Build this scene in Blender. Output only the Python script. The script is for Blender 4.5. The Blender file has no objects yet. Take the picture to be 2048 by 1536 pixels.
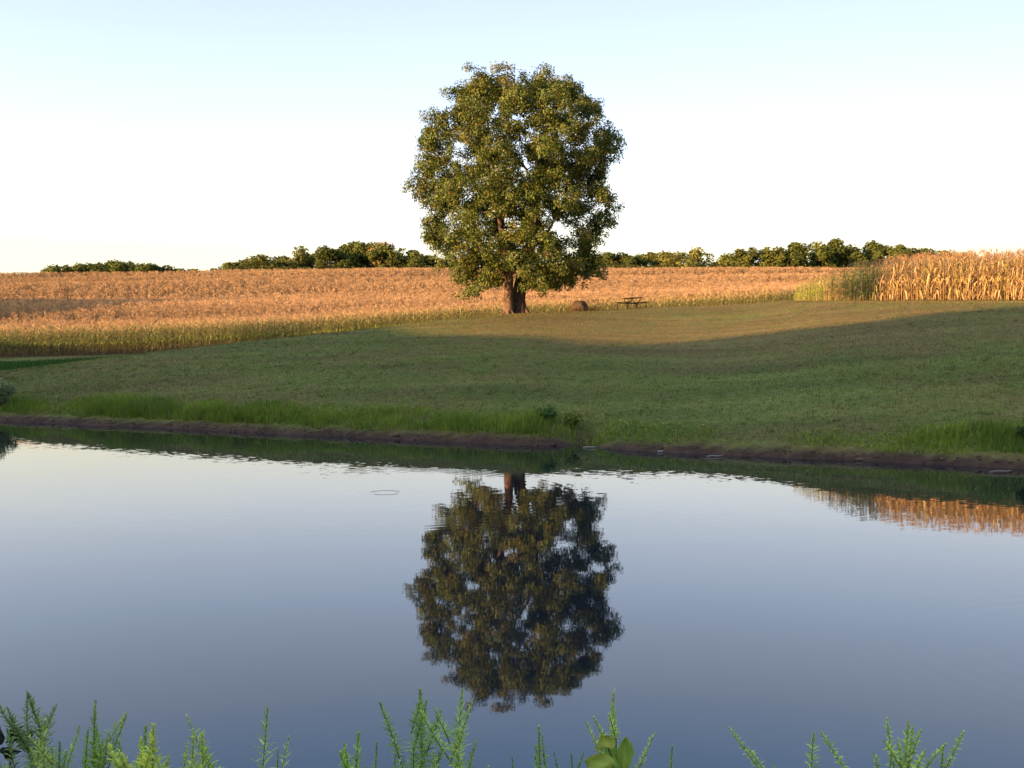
import bpy, math
import numpy as np
from mathutils import Vector

R = math.radians
rng = np.random.default_rng(7)
scene = bpy.context.scene
col = scene.collection

# ------------------------------------------------------------------ camera, sky, sun, exposure
FPX = 2000.0                       # focal length in pixels of the 2048 px photograph
HOR = 689.0                        # row of the horizon
CAMZ = 3.0
cam_d = bpy.data.cameras.new('camera')
cam_d.sensor_width = 36.0
cam_d.lens = 36.0 * FPX / 2048.0
cam_d.clip_end = 6000
cam = bpy.data.objects.new('camera', cam_d)
col.objects.link(cam)
PITCH = math.atan((768 - HOR) / FPX)
cam.location = (0, 0, CAMZ)
cam.rotation_euler = (math.pi / 2 - PITCH, 0, 0)
scene.camera = cam

SUN_AZ = R(52)                     # light travels towards (+sin, +cos)
SUN_EL = R(7.0)
U = (math.sin(SUN_AZ), math.cos(SUN_AZ))
world = bpy.data.worlds.new('World')
scene.world = world
world.use_nodes = True
wt = world.node_tree
bg = wt.nodes['Background']
sky = wt.nodes.new('ShaderNodeTexSky')
sky.sky_type = 'NISHITA'
sky.sun_disc = False
sky.sun_elevation = SUN_EL
sky.sun_rotation = math.atan2(-U[0], -U[1])
sky.altitude = 200
sky.air_density = 1.0
sky.dust_density = 0.5
sky.ozone_density = 0.3
bg.inputs['Strength'].default_value = 0.15
# thin evening haze: the low sky is whiter and warmer than a clean-air sky
wtc = wt.nodes.new('ShaderNodeTexCoord')
wsep = wt.nodes.new('ShaderNodeSeparateXYZ'); wt.links.new(wtc.outputs['Generated'], wsep.inputs[0])
wramp = wt.nodes.new('ShaderNodeValToRGB')
els = wramp.color_ramp.elements
els[0].position = 0.0; els[0].color = (.34, .345, .53, 1)
els[1].position = 1.0; els[1].color = (1.0, .88, .90, 1)
for ps, cl in ((.05, (.345, .35, .50, 1)), (.09, (.42, .375, .44, 1)), (.147, (.53, .465, .57, 1)), (.243, (.58, .535, .68, 1)), (.32, (.61, .545, .655, 1)), (.43, (.43, .545, .79, 1)), (.62, (.84, .86, 1.0, 1))):
    e = els.new(ps); e.color = cl
wt.links.new(wsep.outputs['Z'], wramp.inputs['Fac'])
wmul = wt.nodes.new('ShaderNodeMix'); wmul.data_type = 'RGBA'; wmul.blend_type = 'MULTIPLY'; wmul.inputs['Factor'].default_value = 1.0
wt.links.new(sky.outputs['Color'], wmul.inputs[6]); wt.links.new(wramp.outputs['Color'], wmul.inputs[7])
# even out the glow from side to side
wx = wt.nodes.new('ShaderNodeMapRange')
for k_, v_ in (('From Min', -1.), ('From Max', 1.), ('To Min', 1.5), ('To Max', .5)): wx.inputs[k_].default_value = v_
wt.links.new(wsep.outputs['X'], wx.inputs['Value'])
wsc = wt.nodes.new('ShaderNodeVectorMath'); wsc.operation = 'SCALE'
wt.links.new(wmul.outputs[2], wsc.inputs[0]); wt.links.new(wx.outputs['Result'], wsc.inputs['Scale'])
wt.links.new(wsc.outputs['Vector'], bg.inputs['Color'])

sun_d = bpy.data.lights.new('sun', 'SUN')
sun_d.energy = 3.0
sun_d.angle = R(0.5)
sun_d.color = (1.0, 0.58, 0.28)
sun = bpy.data.objects.new('sun', sun_d)
col.objects.link(sun)
sun.rotation_euler = Vector((U[0] * math.cos(SUN_EL), U[1] * math.cos(SUN_EL), -math.sin(SUN_EL))).to_track_quat('-Z', 'Y').to_euler()

scene.view_settings.view_transform = 'Standard'
scene.view_settings.look = 'None'
scene.view_settings.gamma = 1
scene.view_settings.use_curve_mapping = False
scene.view_settings.exposure = 2.25
scene.cycles.max_bounces = 6
scene.cycles.transparent_max_bounces = 4

# ------------------------------------------------------------------ helpers
def at(px, py, Y):
    """world point seen at photograph pixel (px, py) at distance Y (level approximation of the pitched camera)"""
    dx = (px - 1024.0) / FPX
    dy = (768.0 - py) / FPX
    c, s = math.cos(PITCH), math.sin(PITCH)
    fy = c + dy * s
    fz = -s + dy * c
    return np.array([dx / fy * Y, Y, CAMZ + fz / fy * Y])

def zat(py, Y):
    return at(1024, py, Y)[2]

def xat(px, py, Y):
    return at(px, py, Y)[0]

def tag(o, label=None, cat=None, group=None, kind=None):
    if label: o['label'] = label
    if cat: o['category'] = cat
    if group: o['group'] = group
    if kind: o['kind'] = kind
    return o

def empty(name, loc, rz=0.0):
    o = bpy.data.objects.new(name, None)
    o.location = [float(v) for v in loc]
    o.rotation_euler = (0, 0, float(rz))
    o.empty_display_size = 0.2
    col.objects.link(o)
    return o

def mesh_data(name, v, f, mats, tint=None, midx=None, smooth=False):
    """v (N,3); f (M,k) faces of one size, or a list of such arrays"""
    fl = f if isinstance(f, list) else [f]
    fl = [np.asarray(a, dtype=np.int32) for a in fl if len(a)]
    me = bpy.data.meshes.new(name)
    v = np.asarray(v, dtype=np.float32)
    me.vertices.add(len(v))
    me.vertices.foreach_set('co', v.ravel())
    loops = np.concatenate([a.ravel() for a in fl])
    starts, off = [], 0
    for a in fl:
        starts.append(off + np.arange(len(a), dtype=np.int32) * a.shape[1])
        off += a.size
    starts = np.concatenate(starts).astype(np.int32)
    me.loops.add(len(loops))
    me.loops.foreach_set('vertex_index', loops)
    me.polygons.add(len(starts))
    me.polygons.foreach_set('loop_start', starts)
    if midx is not None:
        me.polygons.foreach_set('material_index', np.asarray(midx, dtype=np.int32))
    if smooth:
        me.polygons.foreach_set('use_smooth', np.ones(len(starts), dtype=bool))
    me.update(calc_edges=True)
    for m in (mats if isinstance(mats, (list, tuple)) else [mats]):
        me.materials.append(m)
    if tint is not None:
        a = me.attributes.new('tint', 'FLOAT_COLOR', 'POINT')
        t = np.ones((len(v), 4), dtype=np.float32)
        t[:, :3] = tint
        a.data.foreach_set('color', t.ravel())
    return me

def mobj(name, me, parent=None, loc=None, rz=0.0):
    o = bpy.data.objects.new(name, me)
    if parent is not None: o.parent = parent
    if loc is not None: o.location = [float(q) for q in loc]
    if rz: o.rotation_euler = (0, 0, float(rz))
    col.objects.link(o)
    return o

class MB:
    """collects geometry for one mesh"""
    def __init__(self):
        self.v, self.q, self.t, self.c, self.n = [], [], [], [], 0
    def add(self, v, q=None, t=None, c=(1, 1, 1)):
        v = np.asarray(v, dtype=float)
        self.v.append(v)
        self.c.append(np.broadcast_to(np.asarray(c, dtype=float), (len(v), 3)))
        if q is not None and len(q): self.q.append(np.asarray(q) + self.n)
        if t is not None and len(t): self.t.append(np.asarray(t) + self.n)
        self.n += len(v)
    def tube(self, pts, rad, n=6, c=(1, 1, 1), cap=True):
        pts = np.asarray(pts, dtype=float); rad = np.broadcast_to(np.asarray(rad, dtype=float), (len(pts),))
        d = np.gradient(pts, axis=0)
        d /= np.linalg.norm(d, axis=1)[:, None] + 1e-9
        ref = np.where(np.abs(d[:, 2:3]) > 0.9, np.array([[1., 0, 0]]), np.array([[0, 0, 1.]]))
        ref = np.broadcast_to(ref[0], d.shape)
        a = np.cross(d, ref); a /= np.linalg.norm(a, axis=1)[:, None] + 1e-9
        b = np.cross(d, a)
        th = np.arange(n) / n * 2 * np.pi
        ring = pts[:, None, :] + rad[:, None, None] * (np.cos(th)[None, :, None] * a[:, None, :] + np.sin(th)[None, :, None] * b[:, None, :])
        m = len(pts)
        i, j = np.meshgrid(np.arange(m - 1), np.arange(n), indexing='ij')
        q = np.stack([i * n + j, i * n + (j + 1) % n, (i + 1) * n + (j + 1) % n, (i + 1) * n + j], -1).reshape(-1, 4)
        v = ring.reshape(-1, 3)
        t = []
        if cap:
            v = np.vstack([v, pts[0], pts[-1]])
            k = m * n
            t = [[k, (j + 1) % n, j] for j in range(n)] + [[k + 1, (m - 1) * n + j, (m - 1) * n + (j + 1) % n] for j in range(n)]
        self.add(v, q, t, c)
    def box(self, c0, sx, sy, sz, rot=None, c=(1, 1, 1), bev=0.0):
        x, y, z = sx / 2, sy / 2, sz / 2
        b = min(bev, x * .45, y * .45, z * .45)
        if b <= 0:
            v = np.array([[i * x, j * y, k * z] for i in (-1, 1) for j in (-1, 1) for k in (-1, 1)], dtype=float)
            q = [[0, 1, 3, 2], [4, 6, 7, 5], [0, 4, 5, 1], [2, 3, 7, 6], [0, 2, 6, 4], [1, 5, 7, 3]]
            t = None
        else:
            # octagonal section swept along local X with inset ends
            sec = np.array([[y, z - b], [y - b, z], [-y + b, z], [-y, z - b], [-y, -z + b], [-y + b, -z], [y - b, -z], [y, -z + b]])
            rings = []
            for xx, k in ((-x, 1 - b / max(y, z)), (-x + b, 1), (x - b, 1), (x, 1 - b / max(y, z))):
                rings.append(np.column_stack([np.full(8, xx), sec * k]))
            v = np.vstack(rings + [[[-x, 0, 0]], [[x, 0, 0]]])
            q = [[r * 8 + j, r * 8 + (j + 1) % 8, (r + 1) * 8 + (j + 1) % 8, (r + 1) * 8 + j] for r in range(3) for j in range(8)]
            t = [[32, (j + 1) % 8, j] for j in range(8)] + [[33, 24 + j, 24 + (j + 1) % 8] for j in range(8)]
        if rot is not None: v = v @ np.asarray(rot).T
        self.add(v + np.asarray(c0), q, t, c)
    def data(self, name, mats, smooth=False):
        return mesh_data(name, np.vstack(self.v), [np.vstack(a) for a in (self.q, self.t) if a], mats, np.vstack(self.c), smooth=smooth)
    def build(self, name, mats, parent=None, loc=None, smooth=False, rz=0):
        return mobj(name, self.data(name, mats, smooth), parent, loc, rz)

def sstep(x): 
    x = np.clip(x, 0, 1); return x * x * (3 - 2 * x)

_nt = np.random.default_rng(99).random((64, 64))
def vnoise(x, y):
    """smooth value noise in [0,1]"""
    x = np.asarray(x, dtype=float); y = np.asarray(y, dtype=float)
    xi = np.floor(x).astype(int); yi = np.floor(y).astype(int)
    fx = sstep(x - xi); fy = sstep(y - yi)
    g = lambda i, j: _nt[i % 64, j % 64]
    return (g(xi, yi) * (1 - fx) + g(xi + 1, yi) * fx) * (1 - fy) + (g(xi, yi + 1) * (1 - fx) + g(xi + 1, yi + 1) * fx) * fy
def fbm(x, y, o=3):
    s = 0; a = .5; n = 0
    for k in range(o):
        s = s + a * vnoise(x * 2 ** k + 17.3 * k, y * 2 ** k + 5.1 * k); n += a; a *= .5
    return s / n

# ------------------------------------------------------------------ materials
def new_mat(name):
    m = bpy.data.materials.new(name)
    m.use_nodes = True
    return m, m.node_tree, m.node_tree.nodes['Principled BSDF']

def tint_mat(name, rough=0.7, noise_scale=0.0, noise_amt=0.35, bump=0.0, transl=0.0, objrand=0.0, spec=0.25):
    m, nt, p = new_mat(name)
    a = nt.nodes.new('ShaderNodeAttribute'); a.attribute_name = 'tint'
    c = a.outputs['Color']
    if noise_scale:
        tc = nt.nodes.new('ShaderNodeTexCoord')
        n = nt.nodes.new('ShaderNodeTexNoise'); n.inputs['Scale'].default_value = noise_scale; n.inputs['Detail'].default_value = 6
        nt.links.new(tc.outputs['Object'], n.inputs['Vector'])
        mr = nt.nodes.new('ShaderNodeMapRange')
        mr.inputs['From Min'].default_value = .25; mr.inputs['From Max'].default_value = .75
        mr.inputs['To Min'].default_value = 1 - noise_amt; mr.inputs['To Max'].default_value = 1 + noise_amt
        nt.links.new(n.outputs['Fac'], mr.inputs['Value'])
        mx = nt.nodes.new('ShaderNodeVectorMath'); mx.operation = 'SCALE'
        nt.links.new(c, mx.inputs[0]); nt.links.new(mr.outputs['Result'], mx.inputs['Scale'])
        c = mx.outputs['Vector']
        if bump:
            b = nt.nodes.new('ShaderNodeBump'); b.inputs['Strength'].default_value = 0.8; b.inputs['Distance'].default_value = bump
            nt.links.new(n.outputs['Fac'], b.inputs['Height']); nt.links.new(b.outputs['Normal'], p.inputs['Normal'])
    if objrand:
        oi = nt.nodes.new('ShaderNodeObjectInfo')
        mr = nt.nodes.new('ShaderNodeMapRange')
        mr.inputs['To Min'].default_value = 1 - objrand; mr.inputs['To Max'].default_value = 1 + objrand
        nt.links.new(oi.outputs['Random'], mr.inputs['Value'])
        mx = nt.nodes.new('ShaderNodeVectorMath'); mx.operation = 'SCALE'
        nt.links.new(c, mx.inputs[0]); nt.links.new(mr.outputs['Result'], mx.inputs['Scale'])
        c = mx.outputs['Vector']
    nt.links.new(c, p.inputs['Base Color'])
    p.inputs['Roughness'].default_value = rough
    p.inputs['Specular IOR Level'].default_value = spec
    if transl:
        t = nt.nodes.new('ShaderNodeBsdfTranslucent'); nt.links.new(c, t.inputs['Color'])
        mix = nt.nodes.new('ShaderNodeMixShader'); mix.inputs['Fac'].default_value = transl
        out = nt.nodes['Material Output']
        nt.links.new(p.outputs['BSDF'], mix.inputs[1]); nt.links.new(t.outputs['BSDF'], mix.inputs[2])
        nt.links.new(mix.outputs['Shader'], out.inputs['Surface'])
    return m

M_leaf = tint_mat('leaf', 0.55, transl=0.22, spec=0.35)
M_farleaf = tint_mat('far_leaf', 0.8, transl=0.28, objrand=0.15, spec=0.1)
M_bark = tint_mat('bark', 0.9, 5.0, 0.5, 0.04, spec=0.1)
M_corn = tint_mat('corn', 0.75, transl=0.25, objrand=0.28, spec=0.15)
M_grass = tint_mat('grass', 0.8, transl=0.25, spec=0.1)
M_weed = tint_mat('weed', 0.65, transl=0.3, spec=0.2)
M_wood = tint_mat('weathered_wood', 0.8, 9.0, 0.4, 0.004)
M_metal = tint_mat('dark_metal', 0.55, 12.0, 0.3)
M_rock = tint_mat('rock', 0.95, 4.0, 0.45, 0.06, spec=0.1)

# ------------------------------------------------------------------ terrain
XK = np.array([-300, 0, 150, 300, 600, 1030, 1265, 1500, 1620, 1800, 2048, 2300], dtype=float)
QK = (XK - 1024) / FPX
RY = np.array([49, 50, 51, 52, 56, 68, 71, 69, 60, 54, 50, 48], dtype=float)       # distance of the brow of the slope
RP = np.array([762, 745, 722, 705, 672, 626, 617, 608, 607, 607, 606, 605], dtype=float)
RZ = np.array([zat(p, d) for p, d in zip(RP, RY)])
# beyond the brow: (Y, z) lists per key column
def zz(*a): return [(Y, zat(p, Y)) for Y, p in a]
FAR = [
    [(62, .9), (80, 1.2), (88, 1.9), (110, 3.2), (150, 7.4), (190, 12.2), (230, 16.6)],
    [(62, .9), (80, 1.3), (88, 1.9), (110, 3.2), (150, 7.5), (190, 12.3), (230, 16.8)],
    [(62, 1.5), (80, 1.6), (88, 2.0), (110, 3.3), (150, 7.6), (190, 12.4), (230, 17.0)],
    [(64, 1.9), (80, 1.9), (88, 2.2), (110, 3.4), (150, 7.7), (190, 12.6), (230, 17.4)],
    [(68, 3.0), (80, 2.7), (88, 2.8), (110, 3.9), (150, 8.0), (190, 13.0), (230, 17.9)],
    [(76, 4.7), (84, 4.2), (92, 4.3), (110, 5.3), (150, 9.0), (190, 13.4), (230, 18.0)],
    [(78, 5.3), (86, 4.7), (94, 4.8), (110, 5.7), (150, 9.4), (190, 13.6), (230, 18.1)],
    [(78, 5.6), (86, 5.2), (94, 5.3), (110, 6.2), (150, 9.7), (190, 13.8), (230, 18.2)],
    [(67, 5.95), (74, 6.05), (86, 5.8), (94, 5.9), (110, 6.5), (150, 9.8), (190, 13.9), (230, 18.2)],
    [(64.5, 5.86), (80, 6.3), (94, 6.5), (110, 7.0), (150, 10.0), (190, 14.0), (230, 18.2)],
    [(62, 5.76), (80, 6.4), (94, 6.8), (110, 7.4), (150, 10.2), (190, 14.0), (230, 18.2)],
    [(60, 5.7), (80, 6.5), (94, 7.0), (110, 7.6), (150, 10.3), (190, 14.0), (230, 18.2)]]
TAIL = [(265, -.4), (320, -4.0), (450, -7), (700, -9), (3000, -17)]     # relative to the 230 m height
PROF = []
for k in range(len(XK)):
    ys = [RY[k]] + [a for a, b in FAR[k]] + [a for a, b in TAIL]
    zs = [RZ[k]] + [b for a, b in FAR[k]] + [FAR[k][-1][1] + b for a, b in TAIL]
    PROF.append((np.array(ys), np.array(zs)))
YGRID = np.concatenate([np.arange(18, 300, 0.5), np.arange(300, 3100, 10)])
TAB = []
for k in range(len(XK)):
    # the slope from shore to brow is handled apart, this table holds the brow and what lies beyond
    z = np.interp(YGRID, *PROF[k])
    zs = z.copy()
    ker = np.hanning(15); ker /= ker.sum()
    n = 564
    zs[:n] = np.convolve(np.pad(z[:n], 7, mode='edge'), ker, mode='valid')
    TAB.append(zs)
TAB = np.array(TAB)
QF = np.linspace(QK[0], QK[-1], 401)
def q_smooth(a):
    k = np.hanning(47); k /= k.sum()
    return np.convolve(np.pad(np.interp(QF, QK, a), 23, mode='reflect', reflect_type='odd'), k, mode='valid')
TAB = np.column_stack([q_smooth(TAB[:, j]) for j in range(TAB.shape[1])])
RYF, RZF = q_smooth(RY), q_smooth(RZ)
RY, RZ, QK = RYF, RZF, QF

def lerp_q(q, arr):
    """smooth interpolation of per-column values"""
    return np.interp(q, QK, arr)

def shore_y(X):
    return 29.8 - 0.47 * X + 0.35 * (fbm(X * .45 + 3, X * 0 + 1.7) - .5) + 0.25 * np.exp(-((X - 1.7) / .8) ** 2)

PSTART_NEAR = 5.4
HC_T = np.array([-260, -160, -120, -97, -93, -90, -86.5, -85.3, -84.3, -78, -62, -55, -51.4, -45.8, -40.4, -37.3, -34.6, -33.2, -32.3, -31.2, -29.4, -27.6, -26.3, -25.3, -23.2, -18, 20, 90], dtype=float)  # crest of the added hill, shaped to cast the shade edge on the slope
HC_Z = np.array([14, 14, 13.5, 12.6, 12.9, 13.6, 14.5, 14.5, 13.0, 13.4, 15.2, 15.2, 15.0, 14.35, 13.72, 13.4, 13.2, 13.3, 13.85, 14.4, 14.9, 15.3, 15.83, 16.5, 17.2, 18.8, 20, 20], dtype=float)
S_RIDGE = -50.0

def ground_z(X, Y):
    X = np.asarray(X, dtype=float); Y = np.asarray(Y, dtype=float)
    Ys = shore_y(X)
    dfar = (Y - Ys) * 0.9
    dnear = PSTART_NEAR + 0.5 * (fbm(X * .5 + 40, X * 0) - .5) - Y
    dleft = -36 - X
    dright = X - 27
    sd = np.maximum(np.maximum(dfar, dnear), np.maximum(dleft, dright))
    bank = np.where(sd > 0, 0.28 * (1 - np.exp(-2.4 * np.maximum(sd, 0))), np.maximum(-1.5, 0.45 * sd))
    # far side
    Yq = np.maximum(Y, 20.0)
    q = np.clip(X / Yq, QK[0], QK[-1])
    ry = lerp_q(q, RY); rz = lerp_q(q, RZ)
    tau = np.clip((Y - Ys - .5) / np.maximum(ry - Ys - .5, 8), 0, 1)
    g = tau + np.interp(q, [-.5, .0, .16, .52], [.55, .55, .18, .02]) * tau * (1 - tau)
    slope = (rz - .28) * g
    i = np.clip(((q - QK[0]) / (QK[1] - QK[0])).astype(int), 0, len(QK) - 2)
    w = (q - QK[i]) / (QK[i + 1] - QK[i])
    fy = np.interp(Y, YGRID, np.arange(len(YGRID)))
    j = np.clip(fy.astype(int), 0, len(YGRID) - 2); fj = fy - j
    a = TAB[i, j] * (1 - fj) + TAB[i, j + 1] * fj
    b = TAB[i + 1, j] * (1 - fj) + TAB[i + 1, j + 1] * fj
    beyond = a * (1 - w) + b * w
    k = sstep((Y - ry + 3.0) / 6.0)
    far = np.where(Y > Ys, (bank + slope) * (1 - k) + beyond * k, bank)
    z = np.where(Y > Ys, far, bank)
    # near side, plus an unseen hill added behind the camera to shade the slope
    near = 0.9 * sstep((PSTART_NEAR - Y) / 6.0)
    s = X * U[0] + Y * U[1]; t = X * U[1] - Y * U[0]
    hc = np.interp(t, HC_T, HC_Z) - 1.4
    hill = hc * sstep((-12 - s) / (-S_RIDGE - 12)) * sstep((150 + S_RIDGE - s - 2 * S_RIDGE + 0) / 400 + .8)
    z = z + np.where(Y < PSTART_NEAR, near, 0) + hill
    # small unevenness
    dry = sstep(sd / 1.5)
    z = z + dry * (0.10 * (fbm(X * .22, Y * .22) - .5) + 0.05 * (fbm(X * .9 + 9, Y * .9) - .5))
    # undulations of the corn field
    fld = sstep((Y - 95) / 20) * sstep((260 - Y) / 20)
    z = z + fld * 1.9 * (fbm(X * .018 + 3.3, Y * .05 + 1.1, 2) - .5)
    # gully cut by running water in the far bank
    gx = X - (2.2 + (Y - 29.7) * 0.05); gy = Y - Ys
    z = z - 0.45 * np.exp(-(gx / .55) ** 2) * sstep(gy / .5) * sstep((4.2 - gy) / 2.5)
    return z

def pond_sd(X, Y):
    return np.maximum((Y - shore_y(X)) * .9, np.maximum(PSTART_NEAR - Y, np.maximum(-36 - X, X - 27)))

def grow(a, b, d0, k):
    out = [a]; d = d0
    while out[-1] < b:
        out.append(out[-1] + d); d *= k
    return np.array(out)
gx1 = np.arange(-40, 40.01, .4)
gxs = np.concatenate([-grow(40.4, 3000, .6, 1.09)[::-1], gx1, grow(40.4, 3000, .6, 1.09)])
gys = np.concatenate([-grow(3, 3000, .6, 1.09)[::-1], np.arange(-2.6, 84, .33), np.arange(84, 275, 1.5), grow(276, 3000, 3, 1.12)])
GX, GY = np.meshgrid(gxs, gys)
GZ = ground_z(GX, GY)
nx, ny = len(gxs), len(gys)
ii, jj = np.meshgrid(np.arange(ny - 1), np.arange(nx - 1), indexing='ij')
gq = np.stack([ii * nx + jj, ii * nx + jj + 1, (ii + 1) * nx + jj + 1, (ii + 1) * nx + jj], -1).reshape(-1, 4)

# ground colours: turf, mud at the waterline, bare earth under the corn
def corn_edge_y(X):
    """front edge of the big corn field"""
    return np.interp(X, [-70, -45, -20, 0, 10, 24, 60], [86, 87.5, 90, 92, 94, 96, 98])
BLK_X = np.array([19.1, 21.5, 25.0, 31.7, 42.0])
BLK_Y = np.array([67.5, 66.2, 64.5, 62.0, 58.5])
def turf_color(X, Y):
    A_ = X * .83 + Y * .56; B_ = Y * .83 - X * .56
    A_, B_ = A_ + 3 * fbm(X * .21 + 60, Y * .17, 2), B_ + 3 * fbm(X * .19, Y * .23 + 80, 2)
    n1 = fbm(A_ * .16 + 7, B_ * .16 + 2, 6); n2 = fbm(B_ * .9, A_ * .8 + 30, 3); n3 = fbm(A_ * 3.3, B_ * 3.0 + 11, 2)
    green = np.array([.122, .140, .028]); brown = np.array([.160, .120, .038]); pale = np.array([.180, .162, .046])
    lit_brown = .55 * sstep((Y - shore_y(X) - 11 + 6 * (n2 - .5)) / 9) * sstep((X + 9) / 10)          # sunlit warmth put into the colour of the drier brow turf
    k = np.clip((n1 - .36) * 1.7 + (n2 - .5) * 1.3 + lit_brown, 0, 1)[..., None]
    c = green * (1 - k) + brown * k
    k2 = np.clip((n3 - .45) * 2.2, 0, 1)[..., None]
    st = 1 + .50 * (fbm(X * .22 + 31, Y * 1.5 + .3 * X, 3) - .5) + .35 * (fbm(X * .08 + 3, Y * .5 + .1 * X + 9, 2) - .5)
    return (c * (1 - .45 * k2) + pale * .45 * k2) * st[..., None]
sd = pond_sd(GX, GY)
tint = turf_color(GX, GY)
mud = np.array([.070, .038, .026])
sdn = sd + .5 * (fbm(GX * 1.2, GY * 1.2) - .5)
gxx = GX - (2.2 + (GY - 29.7) * 0.05); gyy = GY - shore_y(GX)
km = np.maximum(sstep((.66 - sdn) / .35), .9 * np.exp(-(gxx / .5) ** 2) * sstep((3.2 - gyy) / 1.5) * (gyy > -1))[..., None]
tint = tint * (1 - km) + mud * (.45 + 1.1 * fbm(GX * 3.1 + GY, GY * 3.3 - GX))[..., None] * km
soil = np.array([.11, .07, .035])
ks = (sstep((GY - corn_edge_y(GX) + .6) / .8) * sstep((262 - GY) / 5))[..., None]
tint = tint * (1 - ks) + soil * ks

m_ground, nt, p = new_mat('ground')
a = nt.nodes.new('ShaderNodeAttribute'); a.attribute_name = 'tint'
tc = nt.nodes.new('ShaderNodeTexCoord')
n1 = nt.nodes.new('ShaderNodeTexNoise'); n1.inputs['Scale'].default_value = 5.0; n1.inputs['Detail'].default_value = 8; n1.inputs['Roughness'].default_value = .7
nt.links.new(tc.outputs['Object'], n1.inputs['Vector'])
mr = nt.nodes.new('ShaderNodeMapRange')
for k_, v_ in (('From Min', .3), ('From Max', .7), ('To Min', .6), ('To Max', 1.4)): mr.inputs[k_].default_value = v_
nt.links.new(n1.outputs['Fac'], mr.inputs['Value'])
mx = nt.nodes.new('ShaderNodeVectorMath'); mx.operation = 'SCALE'
nt.links.new(a.outputs['Color'], mx.inputs[0]); nt.links.new(mr.outputs['Result'], mx.inputs['Scale'])
nt.links.new(mx.outputs['Vector'], p.inputs['Base Color'])
b = nt.nodes.new('ShaderNodeBump'); b.inputs['Distance'].default_value = .06; b.inputs['Strength'].default_value = .8
nt.links.new(n1.outputs['Fac'], b.inputs['Height']); nt.links.new(b.outputs['Normal'], p.inputs['Normal'])
p.inputs['Roughness'].default_value = .9; p.inputs['Specular IOR Level'].default_value = .1
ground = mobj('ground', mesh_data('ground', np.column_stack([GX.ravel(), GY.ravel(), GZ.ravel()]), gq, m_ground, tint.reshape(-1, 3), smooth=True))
tag(ground, kind='structure')

# ------------------------------------------------------------------ pond water
m_water, nt, p = new_mat('water')
p.inputs['Base Color'].default_value = (.008, .013, .020, 1)
p.inputs['Roughness'].default_value = .02
p.inputs['IOR'].default_value = 1.72
N = nt.nodes; Lk = nt.links
geo = N.new('ShaderNodeNewGeometry')
def vm(op, a=None, b=None, sc=None):
    n = N.new('ShaderNodeVectorMath'); n.operation = op
    if a is not None: (Lk.new(a, n.inputs[0]) if not isinstance(a, tuple) else setattr(n.inputs[0], 'default_value', a))
    if b is not None: (Lk.new(b, n.inputs[1]) if not isinstance(b, tuple) else setattr(n.inputs[1], 'default_value', b))
    if sc is not None: (Lk.new(sc, n.inputs['Scale']) if not isinstance(sc, (int, float)) else setattr(n.inputs['Scale'], 'default_value', sc))
    return n
def fm(op, a=None, b=None):
    n = N.new('ShaderNodeMath'); n.operation = op
    for k, s in ((0, a), (1, b)):
        if s is None: continue
        if isinstance(s, (int, float)): n.inputs[k].default_value = s
        else: Lk.new(s, n.inputs[k])
    return n.outputs[0]
P = geo.outputs['Position']
def ripple(scale, amp, detail=2):
    sc = vm('MULTIPLY', P, scale).outputs[0]
    n = N.new('ShaderNodeTexNoise'); n.inputs['Scale'].default_value = 1; n.inputs['Detail'].default_value = detail
    Lk.new(sc, n.inputs['Vector'])
    d = vm('SUBTRACT', n.outputs['Color'], (.5, .5, .5)).outputs[0]
    return vm('MULTIPLY', d, (amp * .6, amp, 0)).outputs[0]
acc = vm('ADD', ripple((.5, .9, 1), .0045), ripple((3.0, 8.0, 1), .004)).outputs[0]
# breeze-ruffled water: stronger ripples towards the far shore
sep = N.new('ShaderNodeSeparateXYZ'); Lk.new(P, sep.inputs[0])
mrw = N.new('ShaderNodeMapRange'); mrw.interpolation_type = 'SMOOTHSTEP'
for k_, v_ in (('From Min', 13.), ('From Max', 22.), ('To Min', 0.15), ('To Max', 1.)): mrw.inputs[k_].default_value = v_
Lk.new(sep.outputs['Y'], mrw.inputs['Value'])
patch = N.new('ShaderNodeTexNoise'); patch.inputs['Scale'].default_value = .25; patch.inputs['Detail'].default_value = 1
Lk.new(P, patch.inputs['Vector'])
mrp = N.new('ShaderNodeMapRange')
for k_, v_ in (('From Min', .35), ('From Max', .65), ('To Min', .35), ('To Max', 1.3)): mrp.inputs[k_].default_value = v_
Lk.new(patch.outputs['Fac'], mrp.inputs['Value'])
strong = vm('SCALE', ripple((5.0, 7.0, 1), .020, 1), sc=fm('MULTIPLY', mrw.outputs[0], mrp.outputs[0])).outputs[0]
acc = vm('ADD', acc, strong).outputs[0]
def rings(cx, cy, r0, width, wl, amp):
    global acc
    rel = vm('SUBTRACT', P, (cx, cy, 0)).outputs[0]
    ln = vm('LENGTH', rel).outputs['Value']
    dr = fm('SUBTRACT', ln, r0)
    win = fm('POWER', 2.718, fm('MULTIPLY', fm('MULTIPLY', dr, dr), -1.0 / width ** 2))
    sn = fm('SINE', fm('MULTIPLY', dr, 2 * math.pi / wl))
    am = fm('MULTIPLY', fm('MULTIPLY', win, sn), amp)
    acc = vm('ADD', acc, vm('SCALE', vm('NORMALIZE', rel).outputs[0], sc=am).outputs[0]).outputs[0]
ringc = at(771, 987, CAMZ * FPX / (987 - HOR))
rings(float(ringc[0]), float(ringc[1]), .29, .06, .13, .05)
rings(float(ringc[0]), float(ringc[1]), 3.6, .8, .22, .004)
rings(6.2, 9.6, 2.0, .8, .28, .003)
nrm = vm('NORMALIZE', vm('ADD', acc, (0, 0, 1)).outputs[0]).outputs[0]
Lk.new(nrm, p.inputs['Normal'])
wx = np.array([-60., 45.]); wy = np.array([3.0, 62.0])
wv = [(x, y, 0.0) for y in wy for x in wx]
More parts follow.
